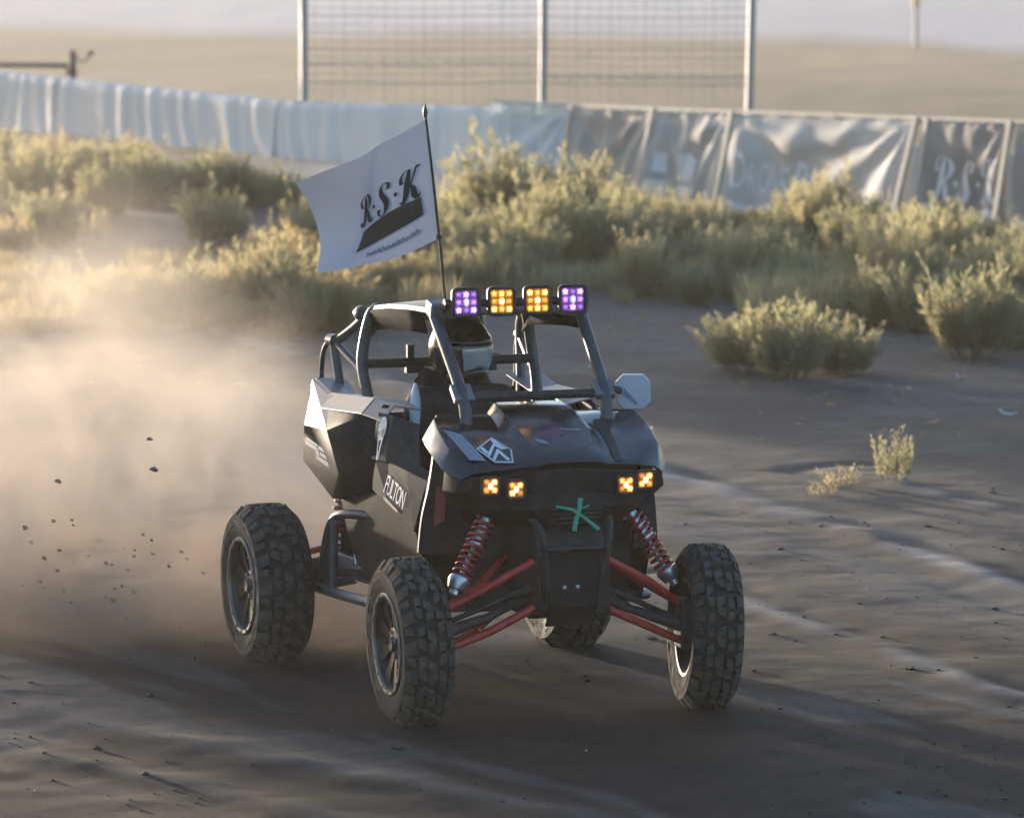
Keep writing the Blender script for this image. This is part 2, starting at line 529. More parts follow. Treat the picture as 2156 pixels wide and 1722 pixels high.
def soil_colour(x, y):
    """dry and churned soil, straw field and pale hardpan (with foreground shade and lit rut crests painted in)"""
    n = fbm(x * 0.6, y * 0.4, 61, 4); n2 = fbm(x * 1.7, y * 1.2, 71, 4)
    u = x * 0.866 + y * 0.5; w = -x * 0.5 + y * 0.866
    n3 = fbm(u * 1.8, w * 0.35, 81, 4)
    dark = np.array([0.0180, 0.0125, 0.0095]); mid = np.array([0.068, 0.057, 0.049]); pale = np.array([0.27, 0.245, 0.225])  # dark: churned soil, deepened for the shade of buggy and dust
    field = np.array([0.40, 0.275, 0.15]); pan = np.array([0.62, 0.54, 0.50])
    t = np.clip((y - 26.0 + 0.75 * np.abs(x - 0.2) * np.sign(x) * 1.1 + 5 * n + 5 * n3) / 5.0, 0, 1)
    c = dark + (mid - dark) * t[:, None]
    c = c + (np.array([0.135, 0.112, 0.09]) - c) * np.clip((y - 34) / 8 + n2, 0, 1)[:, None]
    for pts, wd, ht, pk in RUTS:
        d = seg_dist(x + 0.12 * vnoise(x * 1.5, y * 1.5, 77), y, pts)
        k = np.exp(-(d / (wd * 0.8)) ** 2) * pk * np.clip(0.75 + 1.6 * n2, 0, 1)
        c = c + (pale - c) * k[:, None]
    pk = np.clip((n3 - 0.16) * 5, 0, 0.5) * (y < 33)
    c = c + (np.array([0.105, 0.095, 0.092]) - c) * pk[:, None]
    dw = seg_dist(x, y, WALL)
    k = np.exp(-(dw / 2.0) ** 2) * np.clip(1 - (x + 1.0) / 2.0, 0, 1)
    c = c + (np.array([0.62, 0.55, 0.47]) - c) * k[:, None]
    k = np.clip((y - (63 + 0.0 * x)) / 4, 0, 1) * np.clip((x + 20) / 4 + 1, 0, 1)
    fc = field * (1 + 0.5 * fbm(x * 0.12, y * 0.05, 91, 3))[:, None]
    c = c + (fc - c) * k[:, None]
    e = 113 + 5 * fbm(x * 0.18, y * 0.0 + 3, 95, 3) - 0.6 * x
    k = np.clip((y - e) / 10 + .4, 0, 1)
    c = c + (pan * (1 + 0.10 * fbm(x * 0.1, y * 0.03, 97, 3))[:, None] - c) * k[:, None]
    return np.clip(c, 0.01, 0.9)


def axis_pts(core_a, core_b, step, lo, hi, grow):
    a = list(np.arange(core_a, core_b + 1e-6, step))
    s = step; p = a[-1]; up = []
    while p < hi:
        s *= grow; p += s; up.append(min(p, hi))
    s = step; p = a[0]; dn = []
    while p > lo:
        s *= grow; p -= s; dn.append(max(p, lo))
    return np.array(dn[::-1] + a + up)


gx = axis_pts(-4.2, 4.2, 0.034, -600, 600, 1.07)
gy = axis_pts(20.5, 34.0, 0.040, -60, 1500, 1.022)
GX, GY = np.meshgrid(gx, gy)
fx_, fy_ = GX.ravel(), GY.ravel()
hz = ground_h(fx_, fy_) * np.clip(1 - (np.abs(fy_) - 140) / 200, 0, 1)
nx, ny = len(gx), len(gy)
gm = bpy.data.meshes.new('ground')
idx = np.arange(nx * ny).reshape(ny, nx)
quads = np.stack([idx[:-1, :-1], idx[:-1, 1:], idx[1:, 1:], idx[1:, :-1]], -1).reshape(-1, 4)
gm.vertices.add(nx * ny); gm.loops.add(quads.size); gm.polygons.add(len(quads))
gm.vertices.foreach_set('co', np.stack([fx_, fy_, hz], -1).ravel())
gm.loops.foreach_set('vertex_index', quads.ravel())
gm.polygons.foreach_set('loop_start', np.arange(0, quads.size, 4))
gm.update(calc_edges=True)
gm.polygons.foreach_set('use_smooth', np.ones(len(quads), bool))
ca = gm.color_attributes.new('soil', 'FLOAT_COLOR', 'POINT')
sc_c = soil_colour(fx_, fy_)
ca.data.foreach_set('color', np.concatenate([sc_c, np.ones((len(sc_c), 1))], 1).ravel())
gm.materials.append(M['ground'])
ground = bpy.data.objects.new('ground', gm); col.objects.link(ground)
tag(ground, 'dusty brown dirt track and dry field', kind='structure')


def gz(x, y): return float(ground_h(np.array([x]), np.array([y]))[0])



# ------------------------------------------------------------------ buggy (local axes: x forward, y left, z up)
car = thing('off_road_buggy', 'black single seat off-road buggy with red suspension sliding through dust', 'buggy', CAR, YAW)


def mir(p): return (p[0], -p[1], p[2])


def sheet(rows):
    """quad strip mesh from rows of points"""
    b = MB(); w = len(rows[0])
    vs = [p for r in rows for p in r]
    fs = [(i * w + j, i * w + j + 1, (i + 1) * w + j + 1, (i + 1) * w + j) for i in range(len(rows) - 1) for j in range(w - 1)]
    return b.add(vs, fs)


# ---- hood
HX = [0.56, 0.68, 0.80, 0.95, 1.08, 1.175]
HS = [  # y, z from the middle outwards
    [(0, 1.415), (.165, 1.415), (.205, 1.365), (.38, 1.362), (.470, 1.372), (.490, 1.345)],
    [(0, 1.398), (.170, 1.398), (.215, 1.350), (.42, 1.352), (.505, 1.362), (.562, 1.265)],
    [(0, 1.365), (.175, 1.362), (.225, 1.312), (.43, 1.322), (.520, 1.318), (.572, 1.225)],
    [(0, 1.315), (.170, 1.312), (.225, 1.268), (.42, 1.265), (.515, 1.245), (.562, 1.160)],
    [(0, 1.255), (.150, 1.252), (.205, 1.220), (.40, 1.205), (.490, 1.180), (.535, 1.130)],
    [(0, 1.200), (.130, 1.197), (.180, 1.182), (.36, 1.165), (.445, 1.148), (.500, 1.115)],
]
H_FIRST = [.56, .56, .57, .60, .655, .650]


def hood_z(x, y):
    y = abs(y); x = min(max(x, HX[0]), HX[-1])
    i = max(k for k in range(len(HX) - 1) if HX[k] <= x); t = (x - HX[i]) / (HX[i + 1] - HX[i])
    sec = [((1 - t) * a[0] + t * b[0], (1 - t) * a[1] + t * b[1]) for a, b in zip(HS[i], HS[i + 1])]
    for a, b in zip(sec[:-1], sec[1:]):
        if y <= b[0]:
            return a[1] + (b[1] - a[1]) * (y - a[0]) / max(1e-6, b[0] - a[0])
    return sec[-1][1]


rows = []
for i, (x, s) in enumerate(zip(HX, HS)):
    xs_ = H_FIRST if i == 0 else ([1.21, 1.205, 1.195, 1.15, 1.10, 1.065] if i == 5 else ([1.08, 1.08, 1.08, 1.07, 1.03, 1.00] if i == 4 else [x] * 6))
    r = [(xx, a, z) for xx, (a, z) in zip(xs_, s)]
    rows.append([mir(p) for p in r[::-1]] + r[1:])
hood = sheet(rows).build('hood', M['paint'], car, smooth=13, solid=0.012, bevel=0.005)


def on_hood(poly, name, mat, parent, lift=0.004):
    b = MB()
    n = len(poly)
    b.add([(x, y, hood_z(x, y) + lift) for x, y in poly], [tuple(range(n))])
    return b.build(name, mat, parent)


# hood logo: pentagon plate, border, strokes of the two characters
def lp(u, v):
    """logo plane: u right in the picture, v up, from the four measured corners"""
    A = Vector((1.00, -0.437)); B = Vector((0.895, -0.287)); C = Vector((1.045, -0.222)); D = Vector((1.145, -0.262)); E_ = Vector((1.12, -0.345))
    x0, x1 = (1 - u) * A + u * C, None
    return (1 - v) * ((1 - u) * Vector((1.135, -0.43)) + u * Vector((1.145, -0.262))) + v * ((1 - u) * Vector((0.87, -0.375)) + u * Vector((0.925, -0.215)))


PENT = [(0.0, .52), (.52, 1.0), (1.0, .52), (.97, 0.02), (.45, .08)]


def inset(poly, k):
    cx = sum(p[0] for p in poly) / len(poly); cy_ = sum(p[1] for p in poly) / len(poly)
    return [(cx + (x - cx) * k, cy_ + (y - cy_) * k) for x, y in poly]


def patch_poly(poly2, lift, b, mi=0):
    """fan-tessellated polygon draped over the hood"""
    cx = sum(p[0] for p in poly2) / len(poly2); cy_ = sum(p[1] for p in poly2) / len(poly2)
    n = len(poly2); vs = []; fs = []
    for x, y in poly2 + [(cx, cy_)]:
        q = lp(x, y); vs.append((q.x, q.y, hood_z(q.x, q.y) + lift))
    for i in range(n): fs.append((i, (i + 1) % n, n))
    b.add(vs, fs, mi)


b = MB(); patch_poly(PENT, 0.006, b); lg = b.build('hood_logo', M['white'], car)
b = MB(); patch_poly(inset(PENT, .89), 0.008, b); b.build('logo_field', M['inkblue'], lg)
b = MB()
for poly in ([(.08, .56), (.20, .56), (.33, .40), (.25, .33)], [(.27, .31), (.34, .25), (.52, .58), (.60, .66), (.55, .75), (.50, .70)],
             [(.44, .86), (.56, .88), (.80, .60), (.92, .54), (.72, .50), (.60, .56)],
             [(.40, .17), (.47, .13), (.66, .46), (.58, .52)], [(.58, .42), (.66, .46), (.90, .12), (.80, .09)]):
    patch_poly(poly, 0.010, b)
b.build('logo_letters', M['white'], lg)

# soft glint painted grey on the right hood edge and pale streak decals
b = MB()
for i in range(4):
    t0, t1 = i / 4, (i + 1) / 4
    q = [(0.80 + .26 * t0, -.500 + .045 * t0), (0.80 + .26 * t1, -.500 + .045 * t1), (0.86 + .235 * t1, -.430 + .045 * t1), (0.86 + .235 * t0, -.430 + .045 * t0)]
    b.add([(x, y, hood_z(x, y) + .005) for x, y in q], [(0, 1, 2, 3)])
st = b.build('hood_glint_sticker', M['decalglint'], car)
b = MB()
for i in range(4):
    t0, t1 = i / 4, (i + 1) / 4
    q = [(0.57 + .23 * t0, .172), (0.57 + .23 * t1, .176), (0.60 + .20 * t1, .205 + .01 * t1), (0.60 + .20 * t0, .20)]
    b.add([(x, y, hood_z(x, y) + .006) for x, y in q], [(0, 1, 2, 3)])
b.build('ridge_decal', M['white'], car)
for q in ([(0.93, .03), (0.94, .13), (0.955, .13), (0.945, .03)], [(1.0, -.12), (1.03, -.07), (1.06, -.06), (1.04, -.11)]):
    b = MB(); b.add([(x, y, hood_z(x, y) + .002) for x, y in q], [(0, 1, 2, 3)])
    b.build('hood_glint_sticker', M['decalglint'], car)

# dark gap trim beside the raised centre (left) and cowl
b = MB(); rows = []
for k in range(13):
    t = k / 12; x = .74 + .42 * t
    y0, y1 = .268 - .040 * t, .325 - .060 * t
    rows.append([(x, y0 + (y1 - y0) * f, hood_z(x, y0 + (y1 - y0) * f) + .005) for f in (0, .5, 1)])
b = sheet(rows)
b.build('hood_vent_trim', M['plastic'], car)

# ---- front fascia
half = [
    [(1.205, 0, 1.170), (1.175, .20, 1.150), (1.125, .41, 1.128), (1.05, .500, 1.125), (.93, .535, 1.150)],
    [(1.195, 0, 1.06), (1.165, .20, 1.045), (1.095, .43, 1.04), (1.03, .518, 1.05), (.91, .540, 1.05)],
    [(1.255, 0, 1.00), (1.215, .19, .985), (1.06, .40, .96), (.97, .45, .97), (.87, .50, .98)],
    [(1.250, 0, .915), (1.190, .15, .90), (1.02, .30, .89), (.93, .36, .90), (.84, .43, .92)],
]
rows = [[mir(p) for p in r[::-1]] + r[1:] for r in half]
fascia = sheet(rows).build('front_fascia', M['side'], car, smooth=30, solid=0.012, bevel=0.006)
b = MB()                                                       # grille slats below the nose
for k in range(4):
    z = .985 - .022 * k
    b.box((1.262, 0, z), (.02, .26 - .02 * k, .007))
b.build('grille', M['plastic'], car)
# green strap tied in an X across the grille
b = MB()
b.tube([(1.275, .015, 1.035), (1.285, .005, .985), (1.280, -.01, .93), (1.275, -.015, .885)], [.014, .010, .012, .012], 6)
b.tube([(1.272, -.105, 1.00), (1.285, -.03, .985), (1.282, .03, .945), (1.270, .075, .91), (1.262, .105, .885)], [.006, .008, .008, .010, .013], 6)
b.tube([(1.284, .0, .985), (1.276, .055, 1.0)], .004, 5)
b.build('green_strap', M['green'], car, smooth=50)


def light_pod(name, p, size, lens, core, parent, yaw=0.0, pitch=0.0, cells=3, core_r=.18):
    """square lamp: rounded housing, bezel, lens of faceted cells, bulb in the middle"""
    T = Matrix.Translation(p) @ Euler((0, pitch, yaw)).to_matrix().to_4x4()
    h = size / 2

    def rr(k, r, x, n=4):
        out = []
        for cx, cy_, a0 in ((k - r, k - r, 0), (-(k - r), k - r, 90), (-(k - r), -(k - r), 180), (k - r, -(k - r), 270)):
            for i in range(n + 1):
                a = R(a0 + 90 * i / n); out.append((x, cx + r * math.cos(a), cy_ + r * math.sin(a)))
        return out
    rings = [rr(h * .62, h * .2, -h * .9), rr(h * .92, h * .3, -h * .45), rr(h, h * .35, -h * .2), rr(h, h * .35, h * .12), rr(h * .93, h * .3, h * .18), rr(h * .80, h * .22, h * .16), rr(h * .78, h * .2, -h * .05)]
    vs = [T @ Vector(q) for r_ in rings for q in r_]; n = len(rings[0]); fs = []
    for i in range(len(rings) - 1):
        for k in range(n): fs.append((i * n + k, i * n + (k + 1) % n, (i + 1) * n + (k + 1) % n, (i + 1) * n + k))
    fs.append(tuple(range(n))); fs.append(tuple((len(rings) - 1) * n + k for k in range(n)))
    b = MB(); b.add(vs, fs)
    hs = b.build(name, M['plastic'], parent, smooth=40)
    b = MB(); w = 2 * h * .78 / cells; GL = []
    for i in range(cells):
        for j in range(cells):
            cy_ = -h * .78 + (i + .5) * w; cz_ = -h * .78 + (j + .5) * w; jit = .75 + .35 * math.sin(3.1 * i + 1.7 * j + 40 * p[1])
            vs = [(h * .10, cy_ + w * .04 * (i - 1), cz_)]; gl = [1.0 * jit]
            for rad, xx, g_ in ((.24, .07, .62), (.40, .02, .30), (.47, -.06, .10)):
                for k in range(12):
                    a_ = 2 * math.pi * k / 12; sq = min(1.38, 1 / max(abs(math.cos(a_)), abs(math.sin(a_)))) if rad > .3 else 1.0
                    vs.append((h * xx, cy_ + w * rad * sq * math.cos(a_), cz_ + w * rad * sq * math.sin(a_))); gl.append(g_ * jit * (1 + .5 * math.sin(5 * a_ + i)))
            fs = [(0, 1 + k, 1 + (k + 1) % 12) for k in range(12)]
            for q in range(2):
                fs += [(1 + q * 12 + k, 13 + q * 12 + k, 13 + q * 12 + (k + 1) % 12, 1 + q * 12 + (k + 1) % 12) for k in range(12)]
            b.add([T @ Vector(v) for v in vs], fs); GL += gl
    q_ = h * .79
    b.add([T @ Vector((-h * .045, y_, z_)) for y_, z_ in ((-q_, -q_), (q_, -q_), (q_, q_), (-q_, q_))], [(0, 1, 2, 3)]); GL += [.08] * 4
    lo = b.build('lens', lens, hs, fix=False, smooth=50)
    lo.data.attributes.new('glow', 'FLOAT', 'POINT').data.foreach_set('value', [min(1, max(0, g_)) for g_ in GL])
    b = MB()
    for k in range(8):
        a = 2 * math.pi * k / 8
    ring = [(h * .13, h * core_r * math.cos(2 * math.pi * k / 10), h * core_r * 1.5 * math.sin(2 * math.pi * k / 10)) for k in range(10)]
    b.add([T @ Vector(v) for v in ring + [(h * .18, 0, 0)]], [(k, (k + 1) % 10, 10) for k in range(10)])
    bo = b.build('bulb', core, hs, fix=False)
    bo.data.attributes.new('glow', 'FLOAT', 'POINT').data.foreach_set('value', [.6] * 10 + [1.0])
    return hs


for y, ln in ((-.268, 'violet'), (-.090, 'amber'), (.090, 'amber'), (.268, 'violet')):
    o = light_pod('roof_light', (.455, y, 1.883), .142, M[ln], M[ln + '_core'], car, yaw=-R(4), pitch=R(-3), core_r=.14 if ln == 'amber' else .2)
    tag(o, 'square %s roof lamp' % ('purple' if ln == 'violet' else 'amber'))
for x, y, z in ((1.150, -.382, 1.092), (1.190, -.270, 1.078), (1.190, .270, 1.078), (1.150, .382, 1.092)):
    light_pod('headlight', (x, y, z), .094, M['amber_dim'], M['amber_core'], car, yaw=R(-6 if y > 0 else -10), cells=2, core_r=.22)
b = MB()
b.tube([(.40, -.36, 1.875), (.40, .36, 1.875)], .022, 10)
for y in (-.268, -.09, .09, .268): b.box((.405, y, 1.875), (.05, .05, .06))
for y in (-.33, .33): b.tube([(.40, y, 1.875), (.30, y, 1.83)], .018, 8)
b.build('light_bar', M['plastic'], car, smooth=40)

# ---- roof
rows = []
for x, z, yo in ((-.66, 1.735, .385), (-.60, 1.790, .392), (-.35, 1.818, .392), (-.05, 1.838, .388), (.20, 1.848, .382), (.275, 1.840, .378), (.30, 1.808, .372)):
    dn = .115 if x < .25 else .06
    r = [(x, yo * 1.055, z - .030), (x, yo * 1.02, z - .006), (x, yo * .6, z + .008), (x, 0, z + .012)]
    rows.append([mir(p) for p in r] + [p for p in r[-2::-1]])
sheet(rows).build('roof', M['rooftop'], car, smooth=24, solid=0.015)
for s in (-1, 1):
    rows = [[(x, s * (.412 - .02 * (x > .2)), z - .026), (x, s * .402, z - .07), (x, s * .388, z - .125)] for x, z in ((-.64, 1.755), (-.55, 1.797), (-.30, 1.822), (0, 1.841), (.24, 1.846))]
    sheet(rows).build('roof_side_panel', M['matte'], car, smooth=40, solid=.010)
for s in (-1, 1):
    b = MB(); b.box((.272, s * .330, 1.838), (.10, .135, .078), rot=(0, R(12), 0))
    b.build('roof_corner_cap', M['topgrey'], car, bevel=.012)

# ---- cage
TR = 0.029
for s in (-1, 1):
    b = MB()
    b.tube(smooth_path([(.27, s * .372, 1.815), (.30, s * .368, 1.79), (.645, s * .356, 1.475), (.705, s * .350, 1.345), (.74, s * .345, 1.25)], 4), TR, 12)
    ap = b.build('front_pillar', M['cage'], car, smooth=50)
    b = MB(); b.box((.648, s * .352, 1.468), (.105, .10, .035), rot=(0, R(40), 0))
    b.build('pillar_clamp', M['steel'], ap, bevel=.006)
    b = MB()
    b.tube(smooth_path([(-.58, s * .375, 1.775), (-.615, s * .408, 1.73), (-.632, s * .445, 1.52), (-.56, s * .442, 1.36), (-.50, s * .42, 1.12)], 4), TR, 12)
    b.build('rear_pillar', M['cage'], car, smooth=50)
    b = MB()
    b.tube([(-.60, s * .375, 1.745), (-.30, s * .380, 1.775), (.27, s * .372, 1.808)], .026, 10)
    b.build('roof_rail_tube', M['cage'], car, smooth=50)
    # rear stays
    b = MB()
    b.tube(smooth_path([(-.68, s * .41, 1.73), (-.80, s * .435, 1.66), (-.96, s * .49, 1.57)], 4), .022, 10)
    b.tube([(-.96, s * .49, 1.57), (-.90, s * .475, 1.36), (-.86, s * .46, 1.2)], .024, 10)
    b.tube([(-.64, s * .442, 1.46), (-.93, s * .485, 1.57)], .018, 10)
    b.tube([(-.93, s * .49, 1.585), (-.99, s * .50, 1.585)], .032, 10)
    b.build('rear_stay', M['cage'], car, smooth=50)
    b = MB(); b.tube(smooth_path([(-.99, s * .50, 1.585), (-1.07, s * .51, 1.52), (-1.09, s * .515, 1.38), (-1.08, s * .50, 1.20)], 5), .013, 8)
    b.build('hose', M['plastic'], car, smooth=50)
    b = MB(); b.lathe([(-.035, 0), (-.035, .034), (-.02, .040), (.02, .040), (.035, .034), (.035, 0)], 16, 'x', (-.73, s * .415, 1.735))
    b.lathe([(.036, 0), (.036, .022), (.04, .018), (.04, 0)], 12, 'x', (-.73, s * .415, 1.735))
    b.build('stay_joint', M['cage'], car, smooth=40)
b = MB(); b.tube([(-.62, -.44, 1.497), (-.62, .44, 1.497)], .024, 10)
b.box((-.62, -.20, 1.545), (.025, .035, .08)); b.box((-.62, -.18, 1.47), (.04, .09, .05)); b.box((-.62, .20, 1.47), (.04, .09, .05))
b.build('harness_bar', M['plastic'], car, smooth=40)
b = MB(); b.tube([(-.62, -.385, 1.745), (-.62, .385, 1.745)], .026, 10); b.build('rear_roof_tube', M['cage'], car, smooth=50)
b = MB(); b.tube([(.648, -.36, 1.452), (.648, .36, 1.452)], .022, 10); b.build('dash_bar', M['plastic'], car, smooth=50)
b = MB()                                              # intake box and plumbing behind the seat, left
b.lathe([(-.10, 0), (-.10, .06), (-.08, .07), (.08, .07), (.10, .06), (.10, 0)], 18, 'z', (-.86, .20, 1.63))
b.tube(smooth_path([(-.86, .20, 1.55), (-.84, .24, 1.45), (-.82, .22, 1.3)], 4), .035, 10)
b.tube([(-.80, .10, 1.70), (-.72, .20, 1.52), (-.70, .30, 1.50)], .014, 8)
b.build('air_intake', M['helmet'], car, smooth=40)
# side mirror shell on the left pillar
b = MB(); c = Vector((.62, .515, 1.447)); k = .083; e = .035
oc = [(-k, -k + e), (-k, k - e), (-k + e, k), (k - e, k), (k, k - e), (k, -k + e), (k - e, -k), (-k + e, -k)]
yaw = R(-19)


def mp_(u, v, d): return (c.x + d * math.cos(yaw) - u * math.sin(yaw), c.y + u * math.cos(yaw) + d * math.sin(yaw), c.z + v * 1.02)


rings = [[mp_(u * s_, v * s_, d) for u, v in oc] for s_, d in ((.96, -.035), (1.0, -.02), (1.0, .006), (.93, .014), (.0, .016))]
b.add([p for r_ in rings for p in r_], [(i * 8 + k_, i * 8 + (k_ + 1) % 8, i * 8 + 8 + (k_ + 1) % 8, i * 8 + 8 + k_) for i in range(4) for k_ in range(8)] + [tuple(range(8))])
mr = b.build('side_mirror', M['mirror'], car, smooth=30)
b = MB(); b.tube([(.655, .365, 1.462), (.640, .41, 1.468), (.615, .45, 1.455)], [.020, .016, .018], 8)
b.build('mirror_arm', M['plastic'], mr, smooth=50)
b = MB()
q = [mp_(u, v, .0175) for u, v in ((-.055, -.01), (-.045, .0), (.015, -.06), (.022, -.05), (-.035, .012), (-.045, .02))]
b.add(q, [(0, 1, 2), (1, 3, 2), (1, 4, 3), (1, 5, 4)])
b.build('mirror_emblem', M['inkfaint'], mr)

# ---- bodywork sides
for s in (-1, 1):
    def P(x, y, z): return (x, s * y, z)
    # rear quarter pod: faceted shell
    b = MB()
    pts = [P(-.97, .600, 1.392), P(-1.0, .640, .985), P(-.50, .640, .850), P(-.68, .605, 1.345), P(.03, .520, 1.360), P(.08, .590, 1.150),
           P(.02, .602, .945), P(-.40, .700, 1.200), P(-.90, .630, 1.325), P(-.93, .655, 1.170), P(-.30, .672, 1.00)]
    b.add(pts, [(0, 8, 9), (0, 9, 1), (9, 7, 10), (9, 10, 1), (1, 10, 2), (3, 4, 7), (4, 5, 7), (7, 5, 10), (10, 5, 6), (10, 6, 2)])
    pod = b.build('rear_quarter_panel', M['side'], car, smooth=10, solid=.012)
    b = MB(); b.add([pts[0], pts[3], pts[7], pts[8], pts[9]], [(0, 1, 2, 3), (3, 2, 4)])
    b.build('quarter_chamfer', M['paint'], pod, solid=.012)
    # inner and rear face so the pod has body
    b = MB()
    pts = [P(-.965, .598, 1.388), P(-.995, .636, .985), P(-.97, .40, 1.30), P(-.99, .40, .95), P(-.50, .638, .85), P(-.50, .40, .83)]
    b.add(pts, [(0, 1, 3, 2), (1, 4, 5, 3)])
    b.build('pod_rear_face', M['paint'], pod, smooth=14)
    # top trim strip, in two pieces, leaning towards the front
    for (x0, y0, z0, x1, y1, z1, nm, mt) in ((-.97, .600, 1.395, -.69, .606, 1.350, 'pod_top_rear', 'topgrey'), (-.68, .612, 1.348, -.14, .555, 1.372, 'pod_top_strip', 'topgrey'), (-.135, .554, 1.370, .07, .520, 1.355, 'pod_top_strip', 'topgrey')):
        b = MB()
        kk = .012 if nm == 'pod_top_rear' else .050
        b.add([P(x0, y0 + kk, z0 - (.03 if kk < .02 else .068)), P(x1, y1 + kk, z1 - (.03 if kk < .02 else .068)), P(x1, y1 - .02, z1 + .008), P(x0, y0 - .02, z0 + .008), P(x1, y1 - .16, z1 - .02), P(x0, y0 - .18, z0 - .01)],
              [(0, 1, 2, 3), (3, 2, 4, 5)])
        b.build(nm, M[mt], pod, solid=.008, bevel=.004)
    # door shell: upright post with skull, then the low sill panel
    b = MB()
    pts = [P(.0, .566, 1.325), P(.14, .530, 1.320), P(.17, .578, 1.10), P(.02, .606, 1.10), P(.25, .44, 1.29), P(.36, .47, 1.09)]
    b.add(pts, [(0, 1, 2, 3), (1, 4, 5, 2)])
    dp = b.build('door_post', M['sidegrey'], car, solid=.012, bevel=.006)
    b = MB()
    pts = [P(.03, .594, 1.115), P(.17, .566, 1.105), P(.40, .545, 1.085), P(.62, .518, 1.062), P(.03, .604, .955), P(.30, .602, .900), P(.62, .584, .825), P(.64, .45, 1.06), P(.17, .46, 1.12)]
    b.add(pts, [(0, 1, 5, 4), (1, 2, 5), (2, 3, 6, 5), (2, 8, 7, 3), (1, 8, 2)])
    door = b.build('door_sill', M['sidegrey'], car, solid=.012, bevel=.006)
    if s < 0: door_r, dp_r = door, dp
    # lower tub side
    b = MB()
    pts = [P(-.52, .592, .84), P(.03, .588, .945), P(.62, .572, .815), P(.72, .570, .70), P(-.25, .588, .50), P(.60, .572, .45), P(-.40, .590, .66)]
    b.add(pts, [(0, 1, 6), (1, 4, 6), (1, 2, 3, 5, 4)])
    b.build('rocker_panel', M['side'], car, solid=.012, bevel=.006)
    # foot-well guard: grey plate behind the fender
    b = MB(); b.add([P(.66, .515, 1.13), P(.80, .50, 1.14), P(.76, .53, .92), P(.60, .53, 1.0)], [(0, 1, 2, 3)])
    b.build('footwell_guard', M['sidegrey'], car, solid=.010, bevel=.004)
    # front fender blade with its pale rolled edge
    e0 = smooth_path([P(.80, .545, 1.20), P(.775, .560, 1.05), P(.745, .585, .90), P(.735, .600, .735)], 4)
    e1 = smooth_path([P(.86, .47, 1.19), P(.88, .45, 1.03), P(.90, .43, .88), P(.93, .40, .74)], 4)
    sheet([e0, e1]).build('fender_liner', M['side'], car, solid=.008)
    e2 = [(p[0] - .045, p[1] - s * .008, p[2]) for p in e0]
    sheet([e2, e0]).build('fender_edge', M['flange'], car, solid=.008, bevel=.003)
    b = MB(); b.add([P(.818, .540, 1.06), P(.860, .496, 1.05), P(.850, .508, .90), P(.812, .548, .87)], [(0, 1, 2, 3)])
    if s < 0: b.build('liner_patch', M['redpatch'], car, solid=.004)
    # nerf bar
    b = MB(); b.tube(smooth_path([P(-.70, .46, .42), P(-.78, .60, .385), P(-.74, .655, .385), P(-.30, .665, .405), P(.30, .665, .44), P(.50, .62, .455), P(.55, .45, .47)], 5), .026, 10)
    nb = b.build('nerf_bar', M['steel'], car, smooth=50)
    b = MB(); b.tube(smooth_path([P(-.62, .655, .50), P(-.54, .655, .66), P(-.44, .650, .76), P(-.28, .63, .80), P(0, .52, .81)], 5), .024, 10)
    b.tube([P(-.42, .655, .765), P(-.42, .665, .405)], .022, 10)
    b.build('nerf_hoop', M['cage'], nb, smooth=50)

# decals on the right side
b = MB()
sk = [(math.cos(a) * .026, math.sin(a) * .058) for a in np.linspace(0, 2 * math.pi, 14)[:-1]]


def dpost(u, v, l=.006):   # right door-post plane, u forward, v up, centre under the top
    x = .085 + u; z = 1.255 + v
    f = (1.325 - z) / .225
    y = -((.566 - (x - .0) * .257) * (1 - f) + (.606 - (x - .02) * .187) * f)
    return (x, y - l - .004, z)


b.add([dpost(u * 1.35, v) for u, v in sk], [tuple(range(13))])
b.add([dpost(u, v) for u, v in ((-.020, -.045), (-.008, -.055), (.012, -.150), (.004, -.150))], [(0, 1, 2, 3)])
b.add([dpost(u, v) for u, v in ((.012, -.05), (.026, -.04), (.018, -.150), (.012, -.150))], [(0, 1, 2, 3)])
sk_o = b.build('skull_decal', M['white'], dp_r)
b = MB()
b.add([dpost(u, v, .009) for u, v in ((.006, -.012), (.030, .012), (.026, -.034), (.012, -.042))], [(0, 1, 2, 3)])
b.add([dpost(u, v, .009) for u, v in ((-.026, -.018), (-.016, -.012), (-.018, -.034), (-.024, -.036))], [(0, 1, 2, 3)])
b.build('skull_eyes', M['inkblue'], sk_o)


def text_mesh(body, size=1.0, shear=0.0, spacing=1.0):
    cu = bpy.data.curves.new('t', 'FONT'); cu.body = body; cu.size = size; cu.shear = shear; cu.space_character = spacing
    cu.align_x = 'LEFT'; cu.resolution_u = 3
    ob = bpy.data.objects.new('t', cu); col.objects.link(ob)
    bpy.context.view_layer.update()
    me = bpy.data.meshes.new_from_object(ob.evaluated_get(bpy.context.evaluated_depsgraph_get()))
    vs = [tuple(v.co) for v in me.vertices]; fs = [tuple(p.vertices) for p in me.polygons]
    bpy.data.objects.remove(ob); bpy.data.curves.remove(cu); bpy.data.meshes.remove(me)
    return vs, fs


